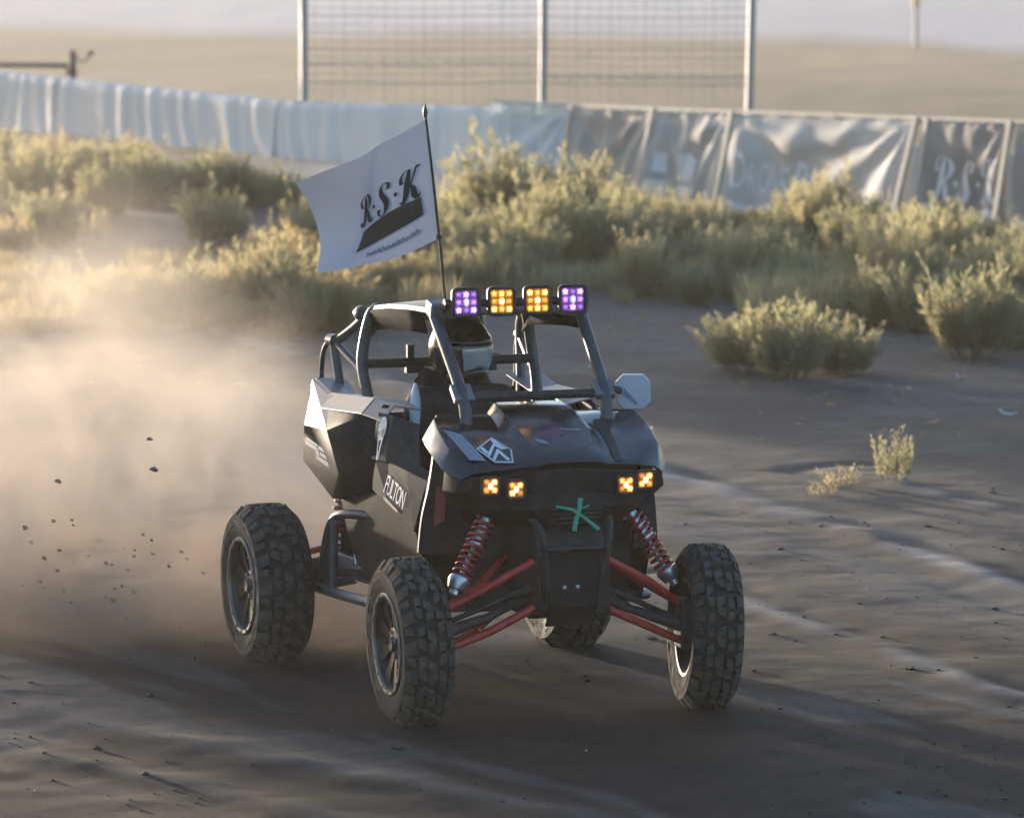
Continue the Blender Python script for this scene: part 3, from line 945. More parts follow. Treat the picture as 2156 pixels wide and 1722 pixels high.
def put_text(body, name, mat, parent, o, u, v, w, h, off, shear=0.0, spacing=1.0):
    """lettering on a flat panel: o origin, u and v unit directions, w x h target size"""
    vs, fs = text_mesh(body, 1.0, shear, spacing)
    x0 = min(p[0] for p in vs); x1 = max(p[0] for p in vs); y0 = min(p[1] for p in vs); y1 = max(p[1] for p in vs)
    o, u, v, off = Vector(o), Vector(u), Vector(v), Vector(off)
    pts = [o + off + u * ((p[0] - x0) / (x1 - x0) * w) + v * ((p[1] - y0) / (y1 - y0) * h) for p in vs]
    bpy.context.view_layer.update()
    ev = parent.evaluated_get(bpy.context.evaluated_depsgraph_get())
    for q in pts:
        ok, loc, _, _ = ev.ray_cast(Vector((q.x, -1.2, q.z)), Vector((0, 1, 0)))
        if ok: q.y = loc.y - .005
    b = MB(); b.add(pts, fs)
    return b.build(name, mat, parent, fix=False)


u = Vector((.32, .012, -.075)).normalized(); v = Vector((0.03, .22, 1)).normalized()
put_text('FULTON', 'door_lettering', M['white'], door_r, (.21, -.592, .965), u, v, .25, .085, (0, -.014, 0), 0.0, 0.85)
b = MB(); o_ = Vector((.215, -.606, .932)); b.add([o_, o_ + u * .20, o_ + u * .20 + v * .014, o_ + v * .014], [(0, 1, 2, 3)]); b.build('door_pinstripe', M['decalfaint'], door_r)
# striped maker decal on the quarter panel: bars with a round emblem
b = MB()


def qp(u_, v_): return (-.86 + u_, -.672 + .02 * u_, 1.085 + v_ - .10 * u_)


for (u0, u1, v0, v1) in ((.0, .20, .0, .020), (.02, .20, .024, .036), (.215, .42, .016, .034), (.235, .42, -.010, .008), (.17, .42, -.040, -.018)):
    b.add([qp(u0, v0), qp(u1, v0), qp(u1, v1), qp(u0, v1)], [(0, 1, 2, 3)])
b.add([qp(.195 + .03 * math.cos(a), -.008 + .026 * math.sin(a)) for a in np.linspace(0, 2 * math.pi, 13)[:-1]], [tuple(range(12))])
b.build('quarter_decal', M['decalglint'], car)

# ---- tub, firewall, deck, dash, seat
b = MB()
b.prism([(-.75, -.44, .46), (-.55, -.50, .43), (.62, -.50, .43), (.80, -.34, .46), (.80, .34, .46), (.62, .50, .43), (-.55, .50, .43), (-.75, .44, .46)], (0, 0, .03))
b.build('belly_pan', M['plastic'], car)
b = MB()
b.add([(-.64, -.55, .48), (-.64, .55, .48), (-.72, .55, 1.24), (-.72, -.55, 1.24), (-1.0, .55, 1.22), (-1.0, -.55, 1.22), (-1.02, .5, .9), (-1.02, -.5, .9)], [(0, 1, 2, 3), (3, 2, 4, 5), (5, 4, 6, 7)])
b.build('rear_deck', M['plastic'], car, solid=.02, bevel=.01)
b = MB()
b.box((-.86, 0, .72), (.36, .52, .40)); b.tube([(-.95, -.30, .80), (-.80, -.30, .80)], .05, 12)
b.build('engine', M['plastic'], car, bevel=.02)
b = MB(); b.add([(.52, -.46, 1.31), (.52, .46, 1.31), (.57, .46, 1.37), (.57, -.46, 1.37), (.60, -.46, .95), (.60, .46, .95)], [(0, 1, 2, 3), (4, 5, 1, 0)])
b.build('dashboard', M['plastic'], car, solid=.02, bevel=.01)
b = MB(); b.add([(.80, -.47, 1.2), (.80, .47, 1.2), (.82, .40, .46), (.82, -.40, .46)], [(0, 1, 2, 3)])
b.build('bulkhead', M['plastic'], car, solid=.02)
rows = []
for x, z, w_, d in ((.02, .78, .22, .05), (-.25, .74, .23, .07), (-.46, .78, .24, .08), (-.56, 1.0, .25, .09), (-.61, 1.22, .25, .09), (-.64, 1.36, .20, .06), (-.65, 1.44, .13, .04)):
    rows.append([(x + d, -w_, z + d), (x + .02, -w_ * .82, z + .02), (x, -w_ * .4, z), (x, 0, z), (x, w_ * .4, z), (x + .02, w_ * .82, z + .02), (x + d, w_, z + d)])
sheet(rows).build('seat', M['suit'], car, smooth=60, solid=.06, bevel=.015)
b = MB()
tw = [(.07 + .155 * math.sin(a) * -.40, .155 * math.cos(a), 1.255 + .155 * math.sin(a) * .92) for a in np.linspace(0, 2 * math.pi, 25)]
b.tube(tw, .015, 8, cap=False)
for a in (R(90), R(210), R(330)): b.tube([(.09, 0, 1.25), (.07 - .062 * math.sin(a), .155 * math.cos(a), 1.255 + .143 * math.sin(a))], .010, 6)
b.tube([(.09, 0, 1.25), (.52, 0, 1.12)], .02, 8)
b.build('steering_wheel', M['plastic'], car, smooth=50)

# ---- front bulkhead frame
b = MB()
b.prism([(1.10, -.17, .93), (1.20, -.15, .70), (1.17, -.13, .47), (1.00, -.15, .44), (.82, -.18, .46), (.82, -.22, .95)], (0, .34, 0))
b.build('front_frame', M['plastic'], car, bevel=.015)
b = MB(); b.add([(1.20, -.14, .80), (1.20, .14, .80), (1.225, .13, .66), (1.215, .12, .52), (1.14, .11, .42), (1.14, -.11, .42), (1.215, -.12, .52), (1.225, -.13, .66)], [(0, 1, 2, 7), (7, 2, 3, 6), (6, 3, 4, 5)])
sk2 = b.build('front_skid_plate', M['side'], car, solid=.01, bevel=.004)
for y in (-.045, .02):
    b = MB(); b.lathe([(0, 0), (0, .011), (.006, .009), (.008, 0)], 10, 'x', (1.222, y, .615)); b.build('bolt', M['alloy'], sk2, smooth=40)
b = MB(); b.tube(smooth_path([(1.10, -.20, .95), (1.24, -.17, .90), (1.26, -.15, .78), (1.22, -.13, .60)], 4), .018, 8)
b.tube(smooth_path([(1.10, .20, .95), (1.24, .17, .90), (1.26, .15, .78), (1.22, .13, .60)], 4), .018, 8)
b.tube([(1.26, -.15, .80), (1.26, .15, .80)], .016, 8)
b.build('front_bumper', M['plastic'], car, smooth=50)


# ---- wheels
def tyre_mesh(Rr, W, name):
    """carcass plus lugs, axis y, outer side towards -y"""
    b = MB()
    ri = Rr * .585
    hw = W / 2
    prof = [(-hw * .80, ri), (-hw * .86, ri + .015), (-hw * .98, ri + (Rr - ri) * .45), (-hw * .97, ri + (Rr - ri) * .68), (-hw * .86, Rr - .044), (-hw * .60, Rr - .026),
            (0, Rr - .021), (hw * .60, Rr - .026), (hw * .86, Rr - .044), (hw * .97, ri + (Rr - ri) * .68), (hw * .98, ri + (Rr - ri) * .45), (hw * .86, ri + .015), (hw * .80, ri)]
    b.lathe(prof, 56, 'y')

    def surf(w, t):
        w = max(-1.02, min(1.02, w))
        r = Rr - .020 - .020 * abs(w) ** 3 - .040 * max(0, abs(w) - .78) / .24
        return w * hw * .97, r, t

    def lug(w0, w1, t0, t1, sk, h):
        vs = []
        for hh, sh in ((-.012, 1.0), (h, .84)):
            wc, tcx = (w0 + w1) / 2, (t0 + t1) / 2
            for (w, t) in ((w0, t0), (w1, t0 + sk), (w1, t1 + sk), (w0, t1)):
                w_ = wc + (w - wc) * sh; t_ = tcx + sk / 2 + (t - tcx - sk / 2) * sh
                y, r, a = surf(w_, t_)
                vs.append(((r + hh) * math.cos(a), y, (r + hh) * math.sin(a)))
        b.add(vs, [(3, 2, 1, 0), (4, 5, 6, 7), (0, 1, 5, 4), (1, 2, 6, 5), (2, 3, 7, 6), (3, 0, 4, 7)], 1)
    n = 17
    st = 2 * math.pi / n
    for k in range(n):
        t = k * st
        for s_ in (-1, 1):
            o_ = t + (st * .5 if s_ > 0 else 0)
            lug(s_ * .60, s_ * 1.02, o_ + st * .02, o_ + st * .50, -.03, .026)
            lug(s_ * .68, s_ * .98, o_ + st * .62, o_ + st * .90, .02, .024)
            lug(s_ * .26, s_ * .56, o_ + st * .10, o_ + st * .48, .05, .025)
            lug(s_ * .24, s_ * .54, o_ + st * .62, o_ + st * .94, -.02, .025)
        lug(-.18, .20, t, t + st * .36, .06, .025)
        lug(-.20, .16, t + st * .50, t + st * .84, -.06, .025)
        lug(-1.03, -.93, t + st * .2, t + st * .6, 0, .006)
    me_o = b.build(name, [M['tyre'], M['tyre_lug']], None, smooth=38)
    me = me_o.data; bpy.data.objects.remove(me_o)
    return me


def rim_mesh(ri, W):
    b = MB(); hw = W / 2
    prof = [(-hw * .84, ri + .004), (-hw * .86, ri - .012), (-hw * .60, ri - .028), (-hw * .1, ri - .045), (hw * .5, ri - .04), (hw * .82, ri - .012), (hw * .84, ri + .004)]
    b.lathe(prof, 40, 'y')
    b.lathe([(-hw * .74, 0), (-hw * .76, .030), (-hw * .64, .040), (-hw * .60, .075), (-hw * .45, .085), (hw * .1, .07), (hw * .1, 0)], 24, 'y')
    for k in range(9):
        a = 2 * math.pi * k / 9
        ca_, sa_ = math.cos(a), math.sin(a)
        for da in (-.10, .10):
            a2 = a + da
            vs = []
            for r_, w_, y_ in ((.06, .014, -hw * .58), (ri - .024, .017, -hw * .70)):
                for t_ in (-w_, w_):
                    for dy in (0, .022):
                        rr_ = (a if r_ < .1 else a2)
                        vs.append((r_ * math.cos(rr_) - t_ * math.sin(rr_), y_ + dy, r_ * math.sin(rr_) + t_ * math.cos(rr_)))
            b.add(vs, [(0, 1, 3, 2), (4, 6, 7, 5), (0, 4, 5, 1), (2, 3, 7, 6), (0, 2, 6, 4), (1, 5, 7, 3)])
    o = b.build('wheel', M['rim'], None, smooth=40); me = o.data; bpy.data.objects.remove(o)
    return me


def ring_mesh(ri, W):
    b = MB(); hw = W / 2
    b.lathe([(-hw * .84, ri - .014), (-hw * .93, ri - .010), (-hw * .95, ri + .004), (-hw * .90, ri + .010), (-hw * .82, ri + .006)], 44, 'y', closed=True)
    for k in range(16):
        a = 2 * math.pi * k / 16
        b.box(((ri - .003) * math.cos(a), -hw * .95, (ri - .003) * math.sin(a)), (.010, .008, .010))
    o = b.build('bead_ring', M['beadring'], None, smooth=40); me = o.data; bpy.data.objects.remove(o)
    return me


def bolt_mesh(W):
    b = MB(); b.lathe([(-W * .345, 0), (-W * .345, .010), (-W * .28, .010), (-W * .28, 0)], 8, 'y', (0, 0, 0))
    o = b.build('lug_nut', M['alloy'], None, smooth=30); me = o.data; bpy.data.objects.remove(o)
    return me


for front, (Rr, W) in ((True, (.392, .245)), (False, (.398, .295))):
    tm = tyre_mesh(Rr, W, 'tyre'); rm = rim_mesh(Rr * .585, W); gm_ = ring_mesh(Rr * .585, W); bmz = bolt_mesh(W)
    for (x, y) in (FW if front else RW):
        right = y < 0
        rz = (R(-2.0 if right else -10.0) if front else 0) + (0 if right else math.pi)
        cam_ = R(2.0) if front else R(1)
        w = part('wheel', rm, car, loc=(x, y, Rr - .012), rot=(cam_, 0, rz))
        part('tyre', tm, w); part('bead_ring', gm_, w)
        for k in range(4):
            a = 2 * math.pi * k / 4 + .4
            part('lug_nut', bmz, w, loc=(.055 * math.cos(a), 0, .055 * math.sin(a)))


# ---- suspension
def coil(p0, p1, r, turns, wire, n=14):
    p0, p1 = Vector(p0), Vector(p1); t = (p1 - p0).normalized()
    u = t.cross(Vector((1, 0, 0))).normalized(); w = t.cross(u)
    return [p0 + (p1 - p0) * (i / (turns * n)) + (u * math.cos(2 * math.pi * i / n) + w * math.sin(2 * math.pi * i / n)) * r for i in range(int(turns * n) + 1)]


def shock(top, bot, name='shock_absorber'):
    top, bot = Vector(top), Vector(bot); d = bot - top
    b = MB(); b.tube([top, top + d * .42], .026, 12); b.tube([top + d * .40, bot - d * .05], .012, 10)
    b.tube([top + d * .36, top + d * .41], .040, 14); b.tube([top + d * .20, top + d * .245], .036, 14); b.tube([top + d * .28, top + d * .315], .036, 14)
    o = b.build(name, M['alloy'], car, smooth=45)
    b = MB(); b.tube(coil(top + d * .08, top + d * .84, .043, 10, .008), .0085, 7)
    b.build('spring', M['spring'], o, smooth=60)
    b = MB(); b.tube([top + d * .84, top + d * .88, top + d * .985], [.052, .054, .040], 14); b.tube([top + d * .97, bot + d * .05], .022, 10)
    b.build('spring_seat', M['alloy'], o, smooth=35)
    return o


for s in (-1, 1):
    wy = abs(FW[0][1]) if s < 0 else FW[1][1]
    ko = wy - .125

    def P(x, y, z): return (x, s * y, z)
    b = MB()
    b.tube([P(1.165, .175, .735), P(1.14, .40, .615), P(1.125, ko, .50)], [.019, .019, .017], 10)
    b.tube([P(.84, .20, .72), P(1.00, .40, .60), P(1.115, ko, .50)], .017, 10)
    b.prism([P(1.145, .37, .625), P(1.01, .39, .61), P(1.11, .52, .545), P(1.13, .52, .545)], (0, 0, .012))
    b.build('upper_control_arm', M['red'], car, smooth=45)
    b = MB()
    b.tube([P(1.12, .16, .510), P(1.13, .38, .41), P(1.145, ko + .02, .315)], [.020, .020, .017], 10)
    b.tube([P(.80, .18, .50), P(1.0, .40, .40), P(1.125, ko + .02, .315)], .018, 10)
    b.tube([P(1.00, .39, .405), P(1.13, .39, .405)], .013, 8)
    b.build('lower_control_arm', M['red'], car, smooth=45)
    b = MB()
    b.tube([P(1.05, .14, .60), P(1.05, .30, .545), P(1.05, ko, .42)], [.020, .014, .014], 8)
    b.tube([P(1.05, .10, .60), P(1.05, .20, .58)], .032, 12)
    b.build('tie_rod', M['plastic'], car, smooth=45)
    b = MB(); b.tube([P(.98, .15, .56), P(1.05, .35, .47), P(1.12, ko, .40)], [.035, .020, .035], 12)
    b.build('drive_shaft', M['plastic'], car, smooth=45)
    b = MB(); b.box(P(1.125, ko + .02, .405), (.10, .06, .24)); b.tube([P(1.125, ko, .39), P(1.13, wy, .385)], .055, 14)
    b.build('steering_knuckle', M['plastic'], car, bevel=.012)
    shock(P(1.01, .345, .945), P(1.10, .540, .605))
    # rear
    wy = abs(RW[0][1]) if s < 0 else RW[1][1]
    kr = wy - .15
    b = MB(); b.prism([P(.02, .50, .47), P(.02, .50, .57), P(-.55, .56, .58), P(-.95, kr, .47), P(-.95, kr, .33), P(-.55, .56, .46)], P(0, .045, 0))
    b.build('trailing_arm', M['cage'], car, bevel=.010)
    b = MB(); b.tube([P(-1.05, .12, .62), P(-1.0, kr, .50)], .017, 9); b.tube([P(-1.0, .12, .48), P(-1.0, kr, .34)], .017, 9); b.tube([P(-.80, .14, .50), P(-.86, kr, .34)], .016, 9)
    b.build('radius_rods', M['red'], car, smooth=45)
    b = MB(); b.box(P(-.92, kr + .01, .40), (.14, .06, .22)); b.tube([P(-.90, kr, .39), P(-.90, wy, .39)], .055, 14)
    b.build('rear_hub', M['plastic'], car, bevel=.012)
    shock(P(-.62, .50, .99), P(-.74, .575, .52))
    b = MB(); b.tube([P(-.50, .54, .86), P(-.28, .58, .55)], .016, 9)
    b.build('sway_link', M['alloy'], car, smooth=45)

# ------------------------------------------------------------------ driver
drv = thing('person', 'driver in black suit and full-face helmet with clear visor, seated in the buggy', 'person', CAR, YAW)
me = bpy.data.meshes.new('body')
J = {  # joint: position, radius
    'pelvis': ((-.40, 0, .90), .15), 'belly': ((-.45, 0, 1.03), .145), 'chest': ((-.48, 0, 1.20), .165), 'neckb': ((-.46, 0, 1.37), .10), 'neck': ((-.44, 0, 1.43), .065), 'head': ((-.41, 0, 1.55), .085),
}
bones = [('pelvis', 'belly'), ('belly', 'chest'), ('chest', 'neckb'), ('neckb', 'neck'), ('neck', 'head')]
for s, k in ((-1, 'r'), (1, 'l')):
    J['sh' + k] = ((-.43, s * .215, 1.345), .085); J['el' + k] = ((-.22, s * .315, 1.16), .058); J['fa' + k] = ((-.10, s * .24, 1.19), .046); J['wr' + k] = ((.01, s * .165, 1.25), .034)
    J['hp' + k] = ((-.34, s * .11, .88), .105); J['kn' + k] = ((.12, s * .15, .93), .070); J['an' + k] = ((.45, s * .13, .64), .048); J['to' + k] = ((.58, s * .13, .60), .038)
    bones += [('chest', 'sh' + k), ('sh' + k, 'el' + k), ('el' + k, 'fa' + k), ('fa' + k, 'wr' + k), ('pelvis', 'hp' + k), ('hp' + k, 'kn' + k), ('kn' + k, 'an' + k), ('an' + k, 'to' + k)]
names = list(J)
me.from_pydata([J[n_][0] for n_ in names], [(names.index(a), names.index(c_)) for a, c_ in bones], [])
me.materials.append(M['suit'])
body = bpy.data.objects.new('body', me); col.objects.link(body); body.parent = drv
bm = bmesh.new(); bm.from_mesh(me); bm.verts.layers.skin.verify(); sl = bm.verts.layers.skin.active
bm.verts.ensure_lookup_table()
for i, n_ in enumerate(names):
    r_ = J[n_][1]; bm.verts[i][sl].radius = (r_, r_)
bm.verts[0][sl].use_root = True
bm.to_mesh(me); bm.free()
body.modifiers.new('skin', 'SKIN').use_smooth_shade = True
md = body.modifiers.new('sub', 'SUBSURF'); md.levels = 2; md.render_levels = 2
# gloves: palm and five fingers closed on the wheel rim
for s in (-1, 1):
    b = MB()
    w0 = Vector((.01, s * .165, 1.25)); g = Vector((.075, s * .150, 1.275))
    b.tube([w0, w0.lerp(g, .5), g], [.032, .040, .036], 10)
    for k, ln in enumerate((.9, 1.0, .95, .8)):
        z = 1.312 - .023 * k
        b.tube(smooth_path([(.070, s * .160, z), (.098, s * (.163 + .006 * ln), z + .002), (.106, s * .145, z), (.098, s * .127, z - .004), (.075, s * (.128 + .01 * (1 - ln)), z - .006)], 3), [.0105] * 12 + [.008], 7)
    b.tube(smooth_path([(.045, s * .138, 1.29), (.062, s * .120, 1.305), (.085, s * .112, 1.300)], 3), .0105, 7)
    b.build('glove', M['suit'], drv, smooth=60)
b = MB()          # pale sleeve flash on the right arm
rows = []
for t in np.linspace(0, 1, 7):
    p = Vector((-.325, -.268, 1.425)).lerp(Vector((-.150, -.330, 1.215)), t)
    w_ = .022 * math.sin(math.pi * (.15 + .85 * (1 - t))) ** .6 + .006
    rows.append([(p.x + .004, p.y + w_, p.z), (p.x + .014, p.y, p.z), (p.x - .004, p.y - w_, p.z)])
sheet(rows).build('sleeve_flash', M['white'], drv, smooth=60, solid=.006)
# helmet: lathe deformed to a full-face shell, opening filled with a visor
HC = Vector((-.40, -.012, 1.572)); HY = R(14)


def helm(a, e, k=1.0):
    """a azimuth from the face, e elevation -> point on the shell"""
    rx, ry, rz_ = .180 * k, .148 * k, .178 * k
    x = math.cos(e) * math.cos(a) * rx; y = math.cos(e) * math.sin(a) * ry; z = math.sin(e) * rz_
    if z < -.02:
        x *= 1 + .12 * min(1, (-.02 - z) / .1) * max(0, math.cos(a)); y *= .96
    return HC + Matrix.Rotation(HY, 3, 'Z') @ Vector((x, y, z))


def shell(a0, a1, e0, e1, na, ne, k=1.0, wrap=False):
    rows = []
    for j in range(ne + 1):
        e_ = e0 + (e1 - e0) * j / ne
        rows.append([helm(a0 + (a1 - a0) * i / na, e_, k) for i in range(na + 1)])
    return sheet(rows)


hb = shell(0, 2 * math.pi, R(-62), R(90), 40, 22)
hl = hb.build('helmet', M['helmet'], drv, smooth=60, fix=True)
rows = []
for j in range(9):
    t = j / 8
    rows.append([helm(a_, R(-36) + R(15) * (1 - abs(a_) / R(72)) ** 2 * (1 - t) + R(46) * t, 1.022) for a_ in np.linspace(-R(34), R(70), 17)])
sheet(rows).build('visor', M['visor'], hl, smooth=60, solid=.003)  # kept narrow: its dark-reflecting left part is left as black shell
rows = []
for j in range(4):
    t = j / 3
    rows.append([helm(a_, R(-58) + R(22) * t + R(14) * (1 - abs(a_) / R(72)) ** 2 * (t), 1.05 + .03 * (1 - abs(a_) / R(72))) for a_ in np.linspace(-R(72), R(72), 17)])
sheet(rows).build('chin_bar', M['helmet'], hl, smooth=60, solid=.006)
rows = []
for j in range(3):
    t = j / 2
    rows.append([helm(a_, R(10) + R(16) * t, 1.03 + .13 * t * 0 + .10 * (1 - t) * max(0, math.cos(a_)) * .0 + .0) for a_ in np.linspace(-R(70), R(70), 15)])
sheet(rows).build('peak', M['helmet'], hl, smooth=60, solid=.004)

# ------------------------------------------------------------------ flag on a whip
fl = thing('whip_flag', 'white flag with black script lettering flying from a thin black whip', 'flag', CAR, YAW)
tip = Vector((-.90, -.029, 2.719)); base = Vector((-.90, .115, 1.24))


def pole(t): return tip.lerp(base, t) + Vector((0, .012 * math.sin(math.pi * t), 0))


b = MB(); b.tube([pole(t) for t in np.linspace(0, 1, 14)], [.006 + .004 * t for t in np.linspace(0, 1, 14)], 8)
pl_ = b.build('pole', M['pole'], fl, smooth=50)
b = MB(); b.lathe([(-.03, .0), (-.03, .008), (-.005, .013), (.01, .010), (.04, 0)], 10, 'z', tip + Vector((0, 0, .0)))
b.build('finial', M['pole'], pl_, smooth=50)
b = MB(); b.lathe([(-.012, 0), (-.012, .014), (.012, .014), (.012, 0)], 10, 'z', pole(.425)); b.build('flag_clip', M['pole'], pl_, smooth=50)
b = MB(); b.lathe([(-.06, 0), (-.06, .022), (.05, .018), (.05, 0)], 10, 'z', base + Vector((0, 0, .03))); b.build('whip_mount', M['steel'], pl_, smooth=50)
# flag corners in car space (hoist top, hoist bottom, fly bottom, fly top)
HT = pole(.028); HB = pole(.43); FB = Vector((-1.42, -.435, 1.882)); FT = Vector((-1.50, -.565, 2.337))


def flag_pt(u_, v_, off=0.0):
    """u from hoist to fly, v from top to bottom"""
    p = HT.lerp(FT, u_).lerp(HB.lerp(FB, u_), v_)
    d = math.sin(math.pi * u_)
    p = p + Vector((0, 0, 1)) * (-.035 * d * (1 - v_) - .030 * d * v_ * (1.2 - .4 * u_))             # edges sag
    p = p + Vector((0, 1, 0)) * (.105 * math.sin(math.pi * v_) * u_ ** 1.6)                          # fly edge pulled in
    nrm = Vector((-.35, -.9, .0)).normalized()
    wv = .030 * math.sin(5.2 * u_ + 2.4 * v_) * u_ + .018 * math.sin(9 * u_ - 5 * v_ + 1) * (.3 + u_) + .020 * math.exp(-((u_ - .30 - .45 * v_) / .09) ** 2) * (1 - v_)
    return p + nrm * (wv + off)


rows = [[flag_pt(i / 80, j / 60) for i in range(81)] for j in range(61)]
fc = sheet(rows).build('flag_cloth', M['flag'], fl, smooth=80)


def stroke(pts, widths, mapf, b, n=6):
    P_ = smooth_path([(x, y, w_) for (x, y), w_ in zip(pts, widths)], n)
    vs = []; fs = []
    for i, p in enumerate(P_):
        q = P_[min(i + 1, len(P_) - 1)] - P_[max(i - 1, 0)]
        L = math.hypot(q.x, q.y) or 1
        nx_, ny_ = -q.y / L, q.x / L
        w_ = max(p.z, .004)
        vs += [mapf(p.x + nx_ * w_, p.y + ny_ * w_), mapf(p.x - nx_ * w_, p.y - ny_ * w_)]
    for i in range(len(P_) - 1): fs.append((2 * i, 2 * i + 1, 2 * i + 3, 2 * i + 2))
    b.add(vs, fs)


def disc(cx, cy_, r, mapf, b):
    b.add([mapf(cx + r * math.cos(a), cy_ + 3.0 * r * math.sin(a)) for a in np.linspace(0, 2 * math.pi, 11)[:-1]], [tuple(range(10))])


SCRIPT = {  # slanted script capitals in a unit box
    'R': [([(.52, .96), (.40, .70), (.26, .34), (.10, .02), (-.10, .02), (-.12, .16)], [.05, .10, .11, .07, .05, .07]),
          ([(.06, .66), (.04, .84), (.24, .98), (.52, 1.02), (.84, .96), (.92, .76), (.72, .56), (.40, .50)], [.06, .05, .03, .04, .06, .10, .05, .03]),
          ([(.46, .52), (.62, .40), (.70, .14), (.88, .0), (1.06, .14)], [.03, .08, .11, .06, .02])],
    'S': [([(.86, .76), (.92, .92), (.72, 1.0), (.46, .92), (.40, .70), (.56, .52), (.68, .32), (.56, .08), (.28, -.02), (.06, .08), (.10, .24)], [.07, .06, .03, .05, .09, .11, .11, .07, .03, .05, .08])],
    'K': [([(.16, .64), (.14, .82), (.32, .98), (.52, .98), (.60, 1.0)], [.06, .05, .03, .03, .02]),
          ([(.60, 1.0), (.46, .62), (.34, .24), (.16, .02), (.02, .10)], [.04, .09, .10, .05, .06]),
          ([(1.06, .94), (.96, 1.0), (.80, .74), (.62, .52), (.56, .48)], [.06, .04, .03, .03, .02]),
          ([(.60, .52), (.74, .36), (.80, .12), (.96, .0), (1.12, .14)], [.02, .08, .10, .06, .015])],
}


def script_word(mapf, b):
    """R . S . K across the unit width, letters one unit high in v"""
    for ch, x0, w_ in (('R', .03, .25), ('S', .39, .23), ('K', .74, .24)):
        for pts, wd in SCRIPT[ch]:
            stroke([(x0 + x * w_, y) for x, y in pts], [w__ * .40 for w__ in wd], lambda X, Y: mapf(X, Y), b)
    disc(.335, .45, .024, mapf, b); disc(.690, .45, .024, mapf, b)


# lettering printed on both faces of the flag; word reads from the fly towards the hoist
for side, off in ((1, .006), (-1, -.006)):
    b = MB()

    def fm(X, Y): return flag_pt(.680 - .575 * X - .03 * Y, .600 - .02 * X - .255 * Y, off)
    script_word(lambda X, Y: fm(X, Y), b)
    b.build('flag_lettering', M['ink'], fc, fix=False)
    b = MB(); rows = []
    for i in range(25):
        X = i / 24
        ut = .645 - .545 * X; ub = .695 - .595 * X
        top_ = .66 - .07 * X - .03 * math.sin(math.pi * X); bot_ = .855 - .11 * X - .015 * math.sin(math.pi * X)
        rows.append([flag_pt(ut + (ub - ut) * k_ / 4, top_ + (bot_ - top_) * k_ / 4, off) for k_ in range(5)])
    sheet(rows).build('flag_band', M['inkband'], fc, fix=False)
    b = MB()
    for k in range(11):                                     # small unreadable script under the band
        X = .57 - .040 * k
        v0 = .905 - .002 * k
        ph = k * 1.7
        stroke([(X + .012, v0 + .02), (X + .004, v0 - .025 + .01 * math.sin(ph)), (X - .006, v0 + .018), (X - .014, v0 - .016 + .008 * math.cos(ph)), (X - .022, v0 + .02)], [.003, .005, .004, .005, .003], lambda a_, c_: flag_pt(a_, c_ - .06 * (.57 - a_), off), b, 3)
    b.build('flag_small_script', M['inkfaint'], fc, fix=False)

# ------------------------------------------------------------------ concrete barrier wall
def wall_at(t, pts=WALL):
    """point at parameter t (segment index + fraction)"""
    i = int(min(max(t, 0), len(pts) - 2)); f = t - i
    return Vector((pts[i][0] + (pts[i + 1][0] - pts[i][0]) * f, pts[i][1] + (pts[i + 1][1] - pts[i][1]) * f, 0))


def barrier(a, b_, label, seed, h0=.95, h1=.95):
    a, b_ = Vector(a), Vector(b_)
    d = (b_ - a); L = d.length; d.normalize(); n_ = Vector((-d.y, d.x, 0)) * -1      # towards the camera side
    if n_.y > 0: n_ = -n_
    o = thing('concrete_barrier', label, 'barrier', a.lerp(b_, .5), 0, 'concrete barriers along the far side of the track')
    m = MB(); k = max(2, int(L / .28)); rows = []
    r_ = random.Random(seed)
    for i in range(k + 1):
        p = a + d * (.012 + (L - .024) * i / k) - a.lerp(b_, .5)
        h = h0 + (h1 - h0) * i / k
        prof = [(.16, -.25), (.16, .08), (.13, .20), (.085, h - .03), (.070, h), (-.070, h), (-.085, h - .03), (-.13, .20), (-.16, .08), (-.16, -.25)]
        rows.append([(p.x + n_.x * (q + r_.uniform(-.004, .004)), p.y + n_.y * (q + r_.uniform(-.004, .004)), z + (r_.uniform(-.010, .010) if z > h - .05 else 0)) for q, z in prof])
    m = sheet(rows); w_ = len(prof)
    m.f += [tuple(range(w_)), tuple(k * w_ + j for j in range(w_))]; m.m += [0, 0]
    m.build('barrier_block', M['concrete'], o, smooth=35)
    return o


cuts = [wall_at(0), wall_at(.45), wall_at(1.0), wall_at(1.24), wall_at(2.0), wall_at(2.62), wall_at(3.0), wall_at(3.5), wall_at(4.0), wall_at(4.5), wall_at(5.0)]
wl = ['farthest white concrete barrier at the left picture edge', 'white concrete barrier at far left in front of the dark steel rail', 'white concrete barrier just right of the dark steel rail',
      'stained white concrete barrier between the dark rail and the left fence post', 'white concrete barrier behind the flag', 'white concrete barrier behind the pale folded banner',
      'concrete barrier behind the taupe and grey banners', 'concrete barrier behind the wide lettered banner', 'concrete barrier behind the banner at the right edge', 'nearest concrete barrier beyond the right picture edge']
WH = [.98, .95, .926, .90, .846, .93, .95, .95, .95, .95, .95]
for i in range(len(cuts) - 1):
    barrier(cuts[i], cuts[i + 1], wl[i], 100 + i, WH[i], WH[i + 1])

# ------------------------------------------------------------------ banners on leaning timber struts
def frame_h(t): return 1.0 + .25 * min(1.3, max(0, t - 3.0))       # height of the banner frame along the wall


def wall_n(t):
    i = int(min(max(t, 0), len(WALL) - 2)); dx = WALL[i + 1][0] - WALL[i][0]; dy = WALL[i + 1][1] - WALL[i][1]; L = math.hypot(dx, dy)
    return Vector((dy / L, -dx / L, 0))


